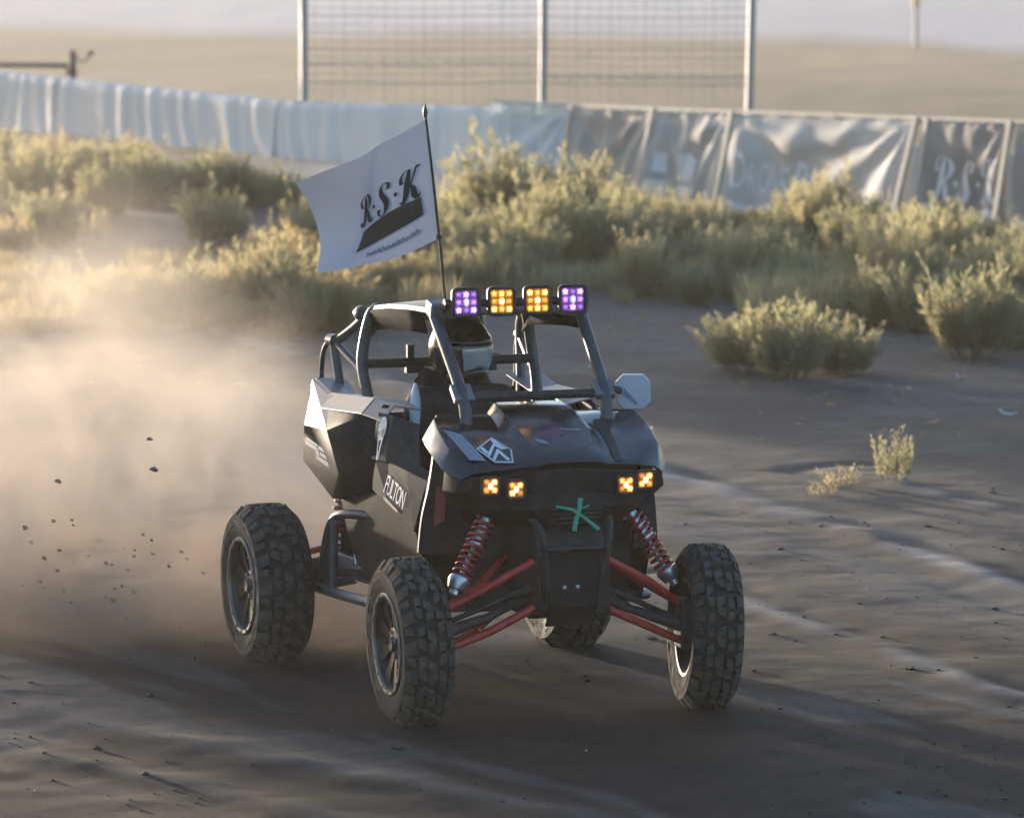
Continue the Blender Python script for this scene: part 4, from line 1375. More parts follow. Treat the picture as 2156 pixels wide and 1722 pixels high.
def strut(t, lean, label):
    n_ = wall_n(t); p = wall_at(t)
    o = thing('timber_strut', label, 'strut', p + n_ * lean, 0, 'timber struts leaning on the barriers')
    top = p + n_ * .125 + Vector((0, 0, frame_h(t) + .03)) - (p + n_ * lean)
    g = gz(*(p + n_ * lean).xy)
    m = MB(); t_ = (top - Vector((0, 0, g))).normalized()
    mrot = t_.to_track_quat('Z', 'Y').to_matrix()
    c_ = (top + Vector((0, 0, g))) / 2
    m.box(c_, (.075, .045, (top - Vector((0, 0, g))).length + .05), rot=mrot)
    m.build('strut_post', M['wood'], o, bevel=.004)
    m = MB(); m.box(top + Vector((0, 0, -.03)) - n_ * .05, (.10, .12, .03), rot=(0, 0, math.atan2(n_.y, n_.x)))
    m.build('strut_cleat', M['wood'], o)
    return o


def bay(ta, tb, label, mat, seed, la=.40, lb=.55, low=0.0, sag=.05, right_flare=.30, folds=1.0, prints=None, white_low=None, name='banner'):
    """cloth from the wall top down to the strut feet, blown back against the wall in the middle"""
    root = thing(name, label, 'banner', wall_at((ta + tb) / 2), 0, 'cloth banners hung along the barriers')
    org = wall_at((ta + tb) / 2)
    NU, NV = 64, 30
    ph = seed * 1.3

    def pt(u_, v_, off=0.0):
        t = ta + (tb - ta) * u_
        p = wall_at(t); n_ = wall_n(t)
        left = la * math.exp(-(u_ / .16) ** 2); right = lb * max(0, (u_ - (1 - right_flare)) / right_flare) ** 1.15 if u_ > 1 - right_flare else 0
        out = .125 + v_ * (.06 + left + right)
        # swags: folds radiate from the two top corners
        r1 = math.hypot((1 - u_) * 1.3, v_) ; a1 = math.atan2(v_, (1 - u_) * 1.3 + 1e-5)
        r0 = math.hypot(u_ * 1.3, v_); a0 = math.atan2(v_, u_ * 1.3 + 1e-5)
        f = .060 * math.sin(a1 * 11 + ph) * min(1, r1 * 2.2) * math.exp(-r1 * 1.1) * (a1 < 1.45)
        f += .030 * math.sin(a0 * 8 + ph * 2) * min(1, r0 * 2.2) * math.exp(-r0 * 1.6)
        f += .012 * math.sin(u_ * 23 + 3 * v_ + ph)
        out += max(-.02, f * folds) + off
        ht = frame_h(t)
        z = ht + .010 * math.sin(u_ * 40 + ph) - sag * math.sin(math.pi * u_) ** 2 * 4 * v_ * (1 - v_) - v_ * (ht - low)
        return p + n_ * out + Vector((0, 0, z)) - org
    rows = [[pt(i / NU, j / NV) for i in range(NU + 1)] for j in range(NV + 1)]
    # hem folded over the wall top
    rows.insert(0, [pt(i / NU, 0) + wall_n((ta + tb) / 2) * -.10 + Vector((0, 0, .012)) for i in range(NU + 1)])
    sheet(rows).build('banner_cloth', mat, root, smooth=80)
    for nm, mt, fn in (prints or []):
        m = MB(); fn(lambda u_, v_: pt(u_, v_, .010), m); m.build(nm, mt, root, fix=False)
    if white_low:
        u0, u1, v0, v1 = white_low
        rows = [[pt(u0 + (u1 - u0) * i / 24, v0 + (v1 - v0) * j / 8, .006) for i in range(25)] for j in range(9)]
        sheet(rows).build('white_panel', M['ban_white'], root, fix=False)
    return root


def text_on(body, u0, u1, v0, v1, shear=0.0):
    vs, fs = text_mesh(body, 1.0, shear)
    x0 = min(p[0] for p in vs); x1 = max(p[0] for p in vs); y0 = min(p[1] for p in vs); y1 = max(p[1] for p in vs)

    def fn(mapf, m):
        m.add([mapf(u0 + (u1 - u0) * (p[0] - x0) / (x1 - x0), v1 + (v0 - v1) * (p[1] - y0) / (y1 - y0)) for p in vs], fs)
    return fn


def script_on(u0, u1, v0, v1):
    def fn(mapf, m): script_word(lambda X, Y: mapf(u0 + (u1 - u0) * X, v1 + (v0 - v1) * Y), m)
    return fn


def shapes_on(polys):
    def fn(mapf, m):
        for poly in polys: m.add([mapf(*p) for p in poly], [tuple(range(len(poly)))])
    return fn


def drape(ta, tb, label, seed, lowz):  # cloth added over the painted concrete so its folds band the light
    org = wall_at((ta + tb) / 2)
    rows = []; ph = seed * 2.1
    root = thing('added_sheeting', label, 'sheeting', org, 0, 'white sheeting added over the barriers')
    NU = 150
    for j in range(17):
        v_ = j / 16; row = []
        for i in range(NU + 1):
            t = ta + (tb - ta) * i / NU; p = wall_at(t); n_ = wall_n(t); s_ = (t - ta) * 5.2
            hh = float(np.interp(t, [0, 1, 2, 3], [.98, .926, .846, .98]))
            am = .55 + 1.1 * float(fbm(np.array([s_ * 1.3]), np.array([seed * 3.0 + v_ * .5]), 410, 2)[0]); s_ = s_ + .9 * float(fbm(np.array([s_ * .9]), np.array([seed * 1.0 + v_ * .3]), 420, 2)[0])
            fo = am * .030 * math.sin(s_ * 8.7 + ph + .6 * v_) + .020 * math.sin(s_ * 17.3 + 1.7 * ph - 1.1 * v_) + .03 * float(fbm(np.array([s_ * .8]), np.array([v_ * .6]), 400 + seed, 2)[0])
            if j == 0: row.append(p - n_ * .105 + Vector((0, 0, hh + .008)) - org); continue
            if j == 1: row.append(p + n_ * .080 + Vector((0, 0, hh + .016 + .006 * math.sin(s_ * 11))) - org); continue
            w = (j - 1) / 15
            row.append(p + n_ * (.125 + .055 * w + fo * (.35 + .65 * w)) + Vector((0, 0, hh - .02 - w * (hh - lowz - .03 * math.sin(s_ * 2.7)))) - org)
        rows.append(row)
    sheet(rows).build('sheet_cloth', M['sheet'], root, smooth=80)
    return root


drape(.55, 1.235, 'white sheeting added over the concrete wall at far left below the steel rail', 1, .12)
drape(1.245, 1.995, 'white sheeting added over the concrete wall left of the left fence post', 2, .16)
drape(2.005, 2.742, 'white sheeting added over the concrete wall behind the flag', 3, .14)
bay(2.75, 2.995, 'pale whitish green banner with diagonal folds right of the flag', M['ban_pale'], 1, .05, .14, low=.1, right_flare=.6, folds=1.3)
bay(3.012, 3.205, 'plain taupe banner with a deep sag, left of the one with white shapes', M['ban_brown'], 2, .20, .17, sag=.10, right_flare=.36, folds=1.1)
bay(3.215, 3.393, 'grey banner with white block shapes beside the plain taupe one', M['ban_grey'], 3, .20, .17, sag=.08, right_flare=.34, folds=1.0,
    prints=[('banner_shape', M['ban_white'], shapes_on([q])) for q in ([(.10, .42), (.24, .40), (.22, .62), (.10, .62)], [(.06, .70), (.22, .70), (.20, .95), (.05, .95)],
                                                        [(.36, .36), (.50, .34), (.60, .42), (.58, .60), (.52, .66), (.38, .64)], [(.36, .70), (.62, .68), (.62, .95), (.34, .95)])])
bay(3.405, 3.795, 'widest warm grey banner with white capital lettering and fanned folds', M['ban_tan'], 4, .20, .24, sag=.06, right_flare=.36, folds=1.5,
    prints=[('banner_letter', M['ban_white'], text_on('D', .05, .12, .34, .72, .15)), ('banner_lettering', M['ban_white'], text_on('RONE', .125, .33, .44, .74, .15)),
            ('banner_letter', M['ban_white'], text_on('B', .37, .44, .38, .76, .15)), ('banner_lettering', M['ban_white'], text_on('ROWN', .445, .66, .47, .77, .15))],
    white_low=(.03, .60, .86, 1.0))
bay(3.832, 3.985, 'dark banner with white script letters over a white lower panel', M['ban_dark'], 5, .08, .08, sag=.06, right_flare=.25, folds=.6, low=.02,
    prints=[('banner_script', M['ban_white'], script_on(.10, .92, .28, .64))], white_low=(.02, .97, .70, 1.0))
bay(4.005, 4.30, 'dark banner cut off by the right picture edge', M['ban_dark'], 6, .1, .2, sag=.06, right_flare=.3, folds=.8, white_low=(.02, .6, .74, 1.0))
for t, ln, lb_ in ((3.005, .30, 'timber strut left of the plain taupe banner'), (3.210, .36, 'timber strut between the taupe banner and the one with white shapes'),
                   (3.399, .36, 'timber strut left of the wide lettered banner'), (3.803, .45, 'timber strut right of the wide lettered banner'),
                   (3.826, .30, 'timber strut left of the script banner'), (3.992, .34, 'timber strut right of the script banner')):
    strut(t, ln, lb_)
tr = thing('timber_rail', 'long pale timber batten along the top of the banners', 'rail', wall_at(3.0), 0)
for t0, t1 in ((2.74, 2.999), (3.0, 3.205), (3.206, 3.40), (3.401, 3.80), (3.801, 3.999), (4.0, 4.35)):
    p0 = wall_at(t0) + Vector((0, 0, frame_h(t0) + .022)) - wall_at(3.0); p1 = wall_at(t1) + Vector((0, 0, frame_h(t1) + .022)) - wall_at(3.0)
    n_ = wall_n((t0 + t1) / 2) * .06; d_ = (p1 - p0).normalized() * .004
    m = MB(); m.prism([p0 + n_ + d_, p1 + n_ - d_, p1 - n_ - d_, p0 - n_ + d_], (0, 0, .035)); m.build('batten', M['wood'], tr)

# ------------------------------------------------------------------ wire fence behind the wall
fe = thing('wire_fence', 'tall see-through wire fence on three pale grey posts behind the barrier wall', 'fence', (0.4, 70, 0))
FP = [(-2.80, 70.0), (.41, 70.0), (3.17, 69.6)]
for i, (x, y) in enumerate(FP):
    m = MB(); m.tube([(x - .4, y - 70, -.1), (x - .4 + .03 * i, y - 70, 2.75)], .052, 12); m.lathe([(0, .068), (.03, .06), (.05, 0)], 12, 'z', (x - .4 + .03 * i, y - 70, 2.74))
    m.build('fence_post', M['galv'], fe, smooth=50)
r_ = random.Random(5)
for (ax, ay), (bx, by) in zip(FP[:-1], FP[1:]):
    nh = 16
    for k in range(nh):
        z = .92 + k * .112 + r_.uniform(-.012, .012)
        pts = []
        for i in range(9):
            t = i / 8
            pts.append((ax + (bx - ax) * t - .4, ay + (by - ay) * t - 70.07, z + r_.uniform(-.006, .006) - .012 * math.sin(math.pi * t)))
        m = MB(); m.tube(pts, .0040 if k % 4 else .0065, 5); m.build('horizontal_wire', M['wire'], fe)
    nv = 18
    for k in range(1, nv):
        t = k / nv + r_.uniform(-.01, .01)
        x = ax + (bx - ax) * t - .4; y = ay + (by - ay) * t - 70.08
        m = MB(); m.tube([(x, y, .6), (x + r_.uniform(-.015, .015), y, 1.6), (x + r_.uniform(-.03, .03), y, 2.7)], .0022 if k % 3 else .0036, 5); m.build('vertical_wire', M['wire'], fe)
    m = MB()
    for k in range(46):                          # twisted strand with barbs low on the fence
        t = k / 45
        x = ax + (bx - ax) * t - .4; y = ay + (by - ay) * t - 70.10; z = 1.18 - .18 * (0 if ax < 0 else 1) + .012 * math.sin(k * 1.9)
        m.tube([(x - .03, y, z + .015), (x + .03, y, z - .02)], .007, 4)
        if k % 3 == 0: m.tube([(x - .02, y, z + .05), (x + .025, y, z - .045)], .006, 4)
    m.build('barbed_strand', M['galv'], fe)

# steel rail at the far left behind the wall
st = thing('steel_rail', 'dark steel rail with an upright post and hooked bracket above the left wall', 'rail', (-6.2, 75.5, 0))
m = MB(); m.tube([(-4.2, 0.6, .93), (-.25, 0, .92)], .035, 8); m.build('rail_bar', M['rust'], st, smooth=50)
m = MB(); m.box((-.18, 0, .55), (.10, .10, 1.18), taper=.8); m.box((-.20, 0, .83), (.16, .12, .08)); m.build('rail_post', M['rust'], st, bevel=.01)
m = MB(); m.tube([(-.16, 0, 1.08), (-.08, 0, .98), (.02, 0, 1.0), (.08, 0, 1.12)], .016, 6); m.lathe([(-.03, 0), (-.03, .035), (.03, .035), (.03, 0)], 10, 'x', (.09, 0, 1.10)); m.build('hook_bracket', M['rust'], st, smooth=50)
for k in range(2):
    m = MB(); m.tube([(-1.6 - 1.6 * k, .3, -.1), (-1.6 - 1.6 * k, .3, .93)], .04, 8); m.build('rail_post', M['rust'], st, smooth=50)

# marker post far right
mk = thing('marker_post', 'small cream marker post with an orange cap in the far field', 'post', (8.35, 107.5, 0))
m = MB(); m.box((0, 0, .40), (.10, .10, .90), taper=.85); m.build('post_shaft', M['marker'], mk, bevel=.01)
m = MB(); m.box((0, 0, .93), (.16, .12, .22), taper=.7); m.build('post_cap', M['orange'], mk, bevel=.02)


# ------------------------------------------------------------------ weeds
def weed_mesh(name, seed, n_stem, height, spread, leaf, n_leaf, mats, upright=.75):
    """foliage of slender blades along many arching stems; returns (foliage mesh, stem mesh)"""
    r = random.Random(seed)
    V = []; F = []; A = []
    sm = MB()
    for i in range(n_stem):
        az = r.uniform(0, 2 * math.pi); rad = spread * math.sqrt(r.random())
        L = height * (r.uniform(.40, 1.0) ** .8 * (1 - .30 * (rad / spread) ** 2)) * (1.25 if r.random() < .12 else 1.0)
        bx, by = .22 * rad * math.cos(az), .22 * rad * math.sin(az)
        tilt = (rad / spread) * R(44) * r.uniform(.6, 1.15)
        dirn = Vector((math.sin(tilt) * math.cos(az), math.sin(tilt) * math.sin(az), math.cos(tilt)))
        pts = []
        p = Vector((bx, by, 0)); d = dirn.copy()
        for k in range(8):
            pts.append(p.copy())
            d = (d + Vector((r.uniform(-.09, .09), r.uniform(-.09, .09), upright * .12))).normalized()
            p = p + d * (L / 7)
        if i % 3 == 0: sm.tube([q for q in pts[:6]], [.005, .0045, .004, .0035, .003, .002], 4, cap=False)
        for k in range(n_leaf):
            t = r.uniform(.12, 1.0) ** .8
            f = t * 6.999; j = int(f); q = pts[j].lerp(pts[j + 1], f - j) if j < 7 else pts[7]
            ax = (pts[min(j + 1, 7)] - pts[j]).normalized()
            side = Vector((r.gauss(0, 1), r.gauss(0, 1), r.gauss(0, .6)))
            side = (side - ax * side.dot(ax)).normalized()
            g = (ax * r.uniform(.7, 1.4) + side * r.uniform(.25, .75)).normalized()
            ln = leaf * r.uniform(.6, 1.4) * (1.15 - .5 * t); wd = ln * r.uniform(.05, .10)
            off = side * r.uniform(0, .05) * (1.1 - t) * height
            w = g.cross(Vector((r.gauss(0, 1), r.gauss(0, 1), r.gauss(0, 1)))).normalized() * wd
            s0 = q + off
            o = len(V)
            V += [s0, s0 + g * ln * .5 + w, s0 + g * ln, s0 + g * ln * .5 - w]
            F.append((o, o + 1, o + 2, o + 3))
            A += [min(1, .15 + .85 * t * r.uniform(.6, 1.1))] * 4
    me = bpy.data.meshes.new(name)
    me.from_pydata([tuple(v) for v in V], [], F)
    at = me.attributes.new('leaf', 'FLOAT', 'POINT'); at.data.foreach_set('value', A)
    me.materials.append(mats)
    so = sm.build('stem', M['stem'], None); sme = so.data; bpy.data.objects.remove(so)
    return me, sme


KIND = {}
for nm, mt, args in (('olive', 'leaf_olive', dict(n_stem=95, height=.86, spread=.62, leaf=.115, n_leaf=54)), ('dark', 'leaf_dark', dict(n_stem=95, height=.76, spread=.66, leaf=.105, n_leaf=54)),
                     ('dry', 'leaf_dry', dict(n_stem=95, height=.66, spread=.58, leaf=.115, n_leaf=44)), ('straw', 'leaf_straw', dict(n_stem=50, height=.70, spread=.65, leaf=.09, n_leaf=40)), ('sprig', 'leaf_dry', dict(n_stem=16, height=.60, spread=.70, leaf=.09, n_leaf=18)), ('tuft', 'leaf_olive', dict(n_stem=34, height=.50, spread=.42, leaf=.06, n_leaf=40))):
    KIND[nm] = [weed_mesh('foliage', 40 + 7 * k + len(KIND) * 100, mats=M[mt], **args) for k in range(3)]


def weed(kind, x, y, s, label, group, sz=1.0, lean=(0, 0)):
    vi = rng.randrange(3)
    fm_, sm_ = KIND[kind][vi]
    o = thing('weed_bush', label, 'bush', (x, y, gz(x, y) - .015), rng.uniform(0, 6.28), group)
    o.scale = (s, s, s * sz)
    o.rotation_euler = (lean[0], lean[1], o.rotation_euler[2])
    part('foliage', fm_, o); part('stem', sm_, o)
    return o


def px(u_, v_, z=0.0):
    """ground point seen at a place in the 2156 px wide view (used once to lay the weeds out)"""
    d = Vector((0, math.cos(PITCH), -math.sin(PITCH))) + Vector((1, 0, 0)) * ((u_ - 1078) / 10925) - Vector((0, math.sin(PITCH), math.cos(PITCH))) * ((v_ - 861) / 10925)
    t = (z - 4.0) / d.z
    return d.x * t, d.y * t


# single bushes one can point at
solo = [
    (1660, 800, 'olive', 1.00, .80, 'wide pale olive weed bush nearest the buggy on the right, beside its roof lights'),
    (1560, 785, 'olive', .78, .75, 'low yellow-green weed bush at the left foot of the wide pale olive one'),
    (1775, 790, 'dark', .80, .80, 'dull green weed bush at the right foot of the wide pale olive one'),
    (450, 535, 'olive', .95, .85, 'rounded bright olive weed bush alone on the pale bank left of the flag'),
    (1880, 1015, 'tuft', .72, 1.0, 'small single olive tuft out on the bare dirt at right'),
    (1775, 1020, 'sprig', .55, .55, 'flattened dry straw tuft left of the small olive tuft'),
    (1730, 1040, 'sprig', .42, .5, 'tiny dry sprig nearest the track at right'),
    (1730, 520, 'olive', .95, 1.05, 'tall olive weed standing in front of the wide lettered banner'),
    (1310, 655, 'tuft', .5, .8, 'tiny green tuft just right of the roof lights'),
    (2050, 760, 'dark', 1.15, .95, 'largest dark green weed bush at the right picture edge'),
]
for u_, v_, k, s, sz, lab in solo:
    x, y = px(u_, v_); weed(k, x, y, s, lab, 'weed bushes between the track and the barriers', sz)
# thickets whose members nothing tells apart
zones = [
    ('olive weed bush in the thicket at far left below the wall', [(-30, 430), (20, 400), (70, 440), (110, 390), (150, 430), (190, 380), (230, 425), (270, 400), (300, 440), (330, 410), (60, 480), (150, 500), (220, 480), (-20, 520), (100, 540), (30, 560)], ('olive', 'dark', 'olive', 'dry'), .95),
    ('olive weed bush along the wall foot left of the flag', [(380, 415), (420, 430), (470, 440), (520, 450), (560, 440), (610, 455)], ('dark', 'olive'), .8),
    ('yellow dry weed bush in the straw-coloured stand beneath the flag', [(300, 690), (350, 680), (400, 700), (440, 670), (480, 690), (520, 660), (560, 690), (600, 650), (640, 680), (680, 640), (720, 670), (760, 640), (560, 600), (610, 580), (650, 560), (690, 590), (730, 560), (790, 600), (830, 640), (840, 590), (880, 650), (890, 600), (240, 690), (500, 720), (620, 710), (700, 700)], ('dry', 'dry', 'olive', 'dry'), .78),
    ('olive weed bush in the thicket between the flag and the timber struts', [(930, 540), (960, 580), (985, 530), (1020, 560), (1050, 535), (1080, 590), (1110, 550), (1130, 530), (1160, 570), (1190, 540), (1000, 610), (1060, 620), (1130, 610), (1180, 600), (950, 640), (1240, 560), (1250, 500), (1290, 540), (1300, 600)], ('olive', 'olive', 'dark', 'olive'), 1.0),
    ('olive weed bush in the thicket under the grey banners', [(1290, 470), (1350, 520), (1400, 490), (1450, 500), (1490, 520), (1540, 500), (1380, 600), (1430, 620), (1490, 610), (1540, 630), (1590, 560), (1620, 620), (1340, 580), (1590, 490), (1400, 560), (1460, 565), (1520, 570), (1570, 590), (1350, 640), (1470, 650), (1600, 650), (1640, 590)], ('olive', 'dark', 'olive'), .66),
    ('dull green weed bush in the shaded stand below the lettered banner', [(1640, 520), (1690, 500), (1740, 530), (1780, 560), (1730, 610), (1820, 520), (1830, 590), (1680, 640), (1760, 650)], ('dark', 'olive'), .66),
    ('olive weed bush in the big thicket at the right picture edge', [(1840, 640), (1880, 600), (1900, 680), (1940, 640), (1960, 720), (1990, 600), (2030, 660), (2080, 620), (2100, 700), (2140, 650), (2150, 740), (1860, 700), (1800, 690), (2180, 690), (1910, 550), (1970, 540), (2060, 570), (2140, 580)], ('olive', 'dark', 'olive'), .80),
]
for lab, pts, kinds, s0 in zones:
    for i, (u_, v_) in enumerate(pts):
        x, y = px(u_ + rng.uniform(-10, 10), v_ + rng.uniform(-8, 8))
        weed(kinds[i % len(kinds)], x, y, s0 * rng.uniform(.7, 1.3), lab, 'weeds: ' + lab, rng.uniform(.7, 1.15))
# tufts along the far edge of the dry field
for i in range(0):
    x = rng.uniform(3.5, 11); y = 111.0 + rng.uniform(-3.5, 3.5) - .6 * x
    weed('dark', x, y, rng.uniform(.35, .6), 'dry weed tuft along the far edge of the straw field', 'far field weeds', .7)

def undergrowth(name, label, n, area, hgt, mat, seed, keep):
    r = np.random.default_rng(seed)
    u_ = r.uniform(area[0], area[1], n); v_ = r.uniform(area[2], area[3], n)
    k = keep(u_, v_, r); u_, v_ = u_[k], v_[k]
    D_ = 43700 / (v_ + 310); x = (u_ - 1078) / 10925 * D_; y = D_ * 1.0
    z = ground_h(x, y) - .01
    m_ = len(x); h = hgt * r.uniform(.35, 1.0, m_) * (1 + .8 * fbm(x * .8, y * .5, seed, 3)); az = r.uniform(0, 6.28, m_); ln = h * r.uniform(.15, .6, m_)
    w = r.uniform(.003, .007, m_); pa = az + 1.57
    base = np.stack([x, y, z], 1); tip_ = base + np.stack([np.cos(az) * ln, np.sin(az) * ln, h], 1); mid_ = base * .45 + tip_ * .55 + np.stack([np.zeros(m_), np.zeros(m_), h * .10], 1)
    sd = np.stack([np.cos(pa) * w, np.sin(pa) * w, np.zeros(m_)], 1)
    V = np.stack([base - sd * .6, mid_ - sd, tip_, mid_ + sd], 1).reshape(-1, 3)
    F = np.arange(m_ * 4).reshape(-1, 4)
    me = bpy.data.meshes.new(name); me.vertices.add(len(V)); me.vertices.foreach_set('co', V.ravel()); me.loops.add(F.size); me.polygons.add(m_)
    me.loops.foreach_set('vertex_index', F.ravel()); me.polygons.foreach_set('loop_start', np.arange(0, F.size, 4)); me.update(calc_edges=True)
    at = me.attributes.new('leaf', 'FLOAT', 'POINT'); at.data.foreach_set('value', np.repeat(r.uniform(.2, 1, m_), 4))
    me.materials.append(mat)
    ob = bpy.data.objects.new(name, me); col.objects.link(ob)
    return tag(ob, label, kind='stuff')


def patchy(u_, v_, r): return fbm(u_ * .006, v_ * .012, 203, 3) + r.uniform(-.25, .25, len(u_)) > -.02


undergrowth('dry_grass', 'straw-coloured dry grass between the weeds at left', 60000, (-60, 960, 400, 705), .27, M['leaf_dry'], 301, lambda u_, v_, r: patchy(u_, v_, r) & ~((u_ > 230) & (u_ < 560) & (v_ > 450) & (v_ < 560)))
undergrowth('low_weeds', 'low olive weeds between the bushes at right', 60000, (880, 2220, 440, 700), .32, M['leaf_olive'], 302, lambda u_, v_, r: patchy(u_, v_, r) & ~((u_ < 1560) & (v_ > 640)))

# ------------------------------------------------------------------ loose soil, straw, litter, flying clods
def scatter(name, label, n, area, size, mat, seed, flat=.6, keep=None):
    r = np.random.default_rng(seed)
    ico = [(0, 0, 1), (.9, 0, .3), (.28, .85, .3), (-.72, .53, .3), (-.72, -.53, .3), (.28, -.85, .3), (0, 0, -.5)]
    fs = [(0, 1, 2), (0, 2, 3), (0, 3, 4), (0, 4, 5), (0, 5, 1), (6, 2, 1), (6, 3, 2), (6, 4, 3), (6, 5, 4), (6, 1, 5)]
    xs = r.uniform(area[0], area[1], n); ys = area[2] + (area[3] - area[2]) * r.random(n) ** 1.3
    if keep is not None:
        k = keep(xs, ys, r); xs, ys = xs[k], ys[k]
    hs = ground_h(xs, ys)
    V = []; F = []
    for x, y, h in zip(xs, ys, hs):
        s = size * float(r.lognormal(0, .55)); a = r.uniform(0, 6.28); o = len(V)
        for (p, q, w) in ico:
            j = r.uniform(.7, 1.25)
            V.append((x + s * j * (p * math.cos(a) - q * math.sin(a)), y + s * j * (p * math.sin(a) + q * math.cos(a)), h + s * flat * w * j))
        F += [tuple(i + o for i in f) for f in fs]
    me = bpy.data.meshes.new(name); me.from_pydata(V, [], F); me.materials.append(mat)
    ob = bpy.data.objects.new(name, me); col.objects.link(ob)
    return tag(ob, label, kind='stuff')


scatter('loose_clods', 'loose crumbs of dark soil over the track', 2200, (-4, 4, 20.8, 33), .008, M['clod'], 3, keep=lambda x, y, r: fbm(x * 1.2, y * 1.2, 7, 3) + r.uniform(-.3, .3, len(x)) > 0.02)
scatter('pale_pebbles', 'pale pebbles lying on the dirt', 140, (-5, 6, 21, 46), .007, M['litter'], 4, keep=lambda x, y, r: fbm(x * .7, y * .7, 17, 3) > .10)
# straw litter
r = np.random.default_rng(8); V = []; F = []
for k in range(2600):
    x = r.uniform(-7, 7); y = r.uniform(35, 50)
    if fbm(np.array([x * .8]), np.array([y * .5]), 27, 3)[0] < .05: continue
    a = r.uniform(0, 6.28); l = r.uniform(.02, .07); w = r.uniform(.002, .004); z = gz(x, y) + .006; o = len(V)
    cx, sy = math.cos(a), math.sin(a)
    V += [(x - cx * l + sy * w, y - sy * l - cx * w, z), (x + cx * l + sy * w, y + sy * l - cx * w, z + r.uniform(0, .03)), (x + cx * l - sy * w, y + sy * l + cx * w, z + r.uniform(0, .03)), (x - cx * l - sy * w, y - sy * l + cx * w, z)]
    F.append((o, o + 1, o + 2, o + 3))
me = bpy.data.meshes.new('straw_litter'); me.from_pydata(V, [], F); me.materials.append(M['leaf_dry'])
ob = bpy.data.objects.new('straw_litter', me); col.objects.link(ob); tag(ob, 'dry straw litter strewn between the weeds', kind='stuff')

for (u_, v_, ang, ln, lab) in ((2122, 880, 1.0, .075, 'pale curled plastic strip on the dirt near the right picture edge'), (2022, 805, .7, .05, 'pale plastic scrap on the dirt below the right thicket'),
                               (1385, 485, .2, .16, 'pale torn sheet lying under the grey banners'), (1475, 492, .1, .28, 'grey flat board lying in the weeds under the grey banners')):
    x, y = px(u_, v_); m = MB(); rows = []
    for i in range(7):
        t = i / 6 * 2 - 1
        rows.append([(t * ln, -ln * .22, .02 + .03 * t * t * (ln / .08) ** .5), (t * ln, 0, .03 + .02 * t * t), (t * ln, ln * .22, .015 + .04 * t * t * (ln / .08) ** .5)])
    o = sheet(rows).build('litter_scrap', M['litter'], None, smooth=60, solid=.003)
    o.location = (x, y, gz(x, y)); o.rotation_euler = (0, .1, ang - 1.6)
    tag(o, lab, 'litter')

# clods flung up by the rear wheel
r_ = random.Random(3)
fly = [(57, 1145), (85, 1180), (106, 1100), (45, 1115), (112, 1205), (275, 1175), (262, 1205), (275, 1250), (215, 1190), (125, 1250), (318, 990), (310, 925), (115, 1015), (75, 1230), (230, 1270)]
fly = [(u_, v_, r_.uniform(.008, .014)) for u_, v_ in fly] + [(r_.uniform(20, 430), r_.uniform(1090, 1330), r_.uniform(.0035, .008)) for k in range(34)]
for i, (u_, v_, s) in enumerate(fly):
    D_ = 26.4 + r_.uniform(-.6, .8)
    x = (u_ - 1078) / 10925 * D_; z = 4 - (v_ + 310) / 10925 * D_
    bm = bmesh.new(); bmesh.ops.create_icosphere(bm, subdivisions=1, radius=s)
    for v in bm.verts: v.co *= r_.uniform(.65, 1.25)
    for v in bm.verts: v.co.x *= r_.uniform(1.4, 1.9)
    me = bpy.data.meshes.new('flying_clod'); bm.to_mesh(me); bm.free(); me.materials.append(M['clod'])
    o = bpy.data.objects.new('flying_clod', me); col.objects.link(o)
    o.location = (x, D_, max(z, .05)); o.rotation_euler = (r_.uniform(0, 3), R(r_.uniform(10, 40)), r_.uniform(-.6, .6))
    tag(o, ('dark clod' if s > .008 else 'tiny crumb') + ' of soil flung through the dust behind the rear wheel', 'clod', 'clods flung up by the rear wheel' if s > .008 else 'soil crumbs flung up by the rear wheel')


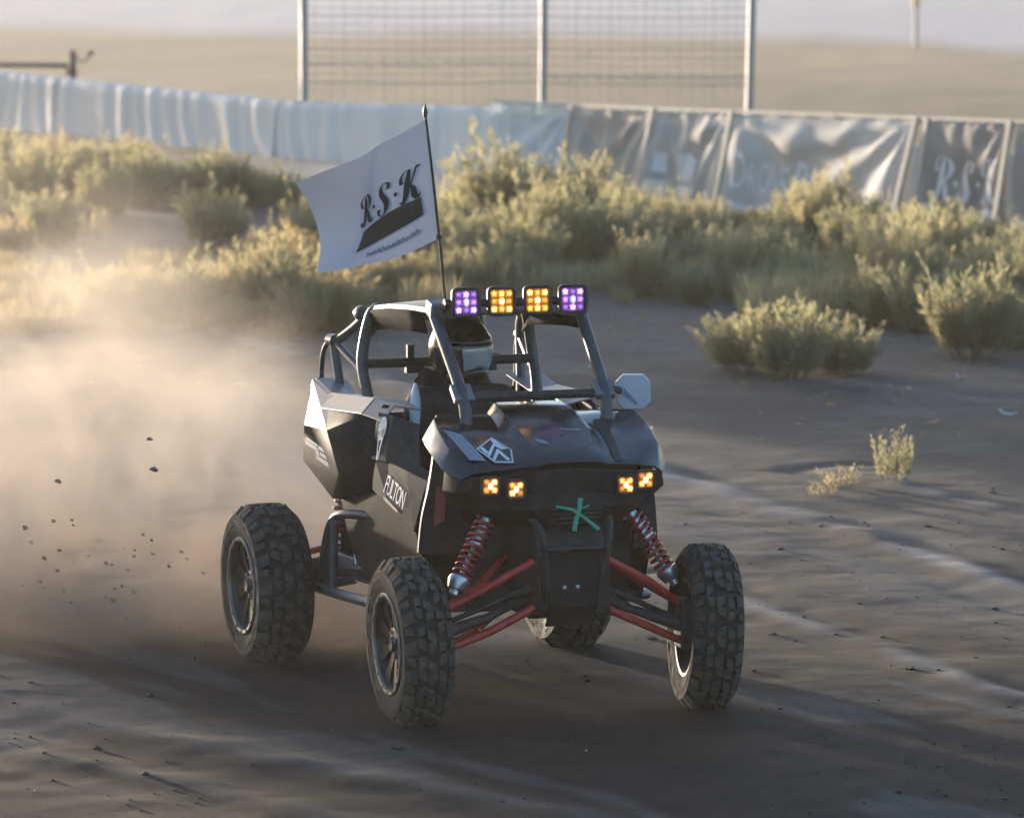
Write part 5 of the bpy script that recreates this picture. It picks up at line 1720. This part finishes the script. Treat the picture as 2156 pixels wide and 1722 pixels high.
# ------------------------------------------------------------------ dust: a drifting plume and thin ground dust
def dust_material():
    m = N('dust_volume')
    tc = m.n('TexCoord'); p = tc.outputs['Object']
    sx = m.n('SeparateXYZ', {0: p}); s, t, z = sx.outputs[0], sx.outputs[1], sx.outputs[2]
    W = m.math('ADD', .60, m.math('MULTIPLY', s, .34)); H = m.math('ADD', .50, m.math('MULTIPLY', s, .33))
    tt = m.math('DIVIDE', t, W); zz = m.math('DIVIDE', z, H)
    rr = m.math('ADD', m.math('MULTIPLY', tt, tt), m.math('MULTIPLY', zz, zz))
    g = m.math('POWER', 2.718, m.math('MULTIPLY', rr, -1.25))
    mp = m.n('Mapping', {'Vector': p, 'Location': (3.1, 1.7, .4), 'Scale': (.85, 1.0, 1.15)})
    n1 = m.noise(mp.outputs[0], .95, 7, .60, 1.2)
    n = m.math('POWER', m.ramp(n1, .40, .62, 0.10, 1.0), 1.8)
    head = m.ramp(s, -.55, .55); tail = m.ramp(s, 5.4, 3.2); edge = m.ramp(rr, 2.3, .9)
    low = m.ramp(z, -.05, .08)
    thin = m.math('DIVIDE', 1.0, m.math('ADD', 1.0, m.math('MULTIPLY', m.math('MAXIMUM', s, 0), .34)))
    d = m.math('MULTIPLY', m.math('MULTIPLY', g, n), m.math('MULTIPLY', head, tail))
    d = m.math('MULTIPLY', m.math('MULTIPLY', d, edge), m.math('MULTIPLY', low, thin))
    d = m.math('MULTIPLY', d, DUST_K)
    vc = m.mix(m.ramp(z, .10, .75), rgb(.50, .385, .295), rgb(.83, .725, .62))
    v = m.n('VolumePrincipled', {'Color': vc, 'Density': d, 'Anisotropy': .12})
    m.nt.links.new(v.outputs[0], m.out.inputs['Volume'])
    return m.mat


DUST_K = 9.0
dm = MB()
secs = [(s_, 1.36 * (.60 + .34 * s_), 1.36 * (.60 + .34 * s_), 1.36 * (.48 + .38 * s_)) for s_ in (-.6, .2, 1.2, 2.6, 4.5, 6.7)]
rows = []
for s, wl_, wr_, h in secs:
    rows.append([(s, wr_ * 1.15 * math.cos(a) if math.cos(a) > 0 else wl_ * 1.15 * math.cos(a), (h * 1.15 * math.sin(a)) if math.sin(a) > 0 else -.10) for a in np.linspace(0, 2 * math.pi, 17)[:-1]])
w_ = 16
vs = [p for r2 in rows for p in r2]
fs = [(i * w_ + j, i * w_ + (j + 1) % w_, (i + 1) * w_ + (j + 1) % w_, (i + 1) * w_ + j) for i in range(len(rows) - 1) for j in range(w_)] + [tuple(range(w_)), tuple((len(rows) - 1) * w_ + j for j in range(w_))]
dm.add(vs, fs)
dc = dm.build('dust_cloud', dust_material(), None)
rw = car_w(-.78, -.72)
dc.location = (rw[0], rw[1], 0); dc.rotation_euler = (0, 0, math.atan2(.84, -.54))
tag(dc, 'tan cloud of sunlit dust billowing behind the buggy', kind='stuff')

hb_ = MB(); hb_.box((0, 75, 3.6), (120, 166, 9.2))
hm = N('thin_dust_haze')
hv = hm.n('VolumePrincipled', {'Color': rgb(.90, .84, .78), 'Density': .00042, 'Anisotropy': .3})
hm.nt.links.new(hv.outputs[0], hm.out.inputs['Volume'])
hz_o = hb_.build('haze', hm.mat, None)
tag(hz_o, 'thin warm dust haze hanging over the track', kind='stuff')
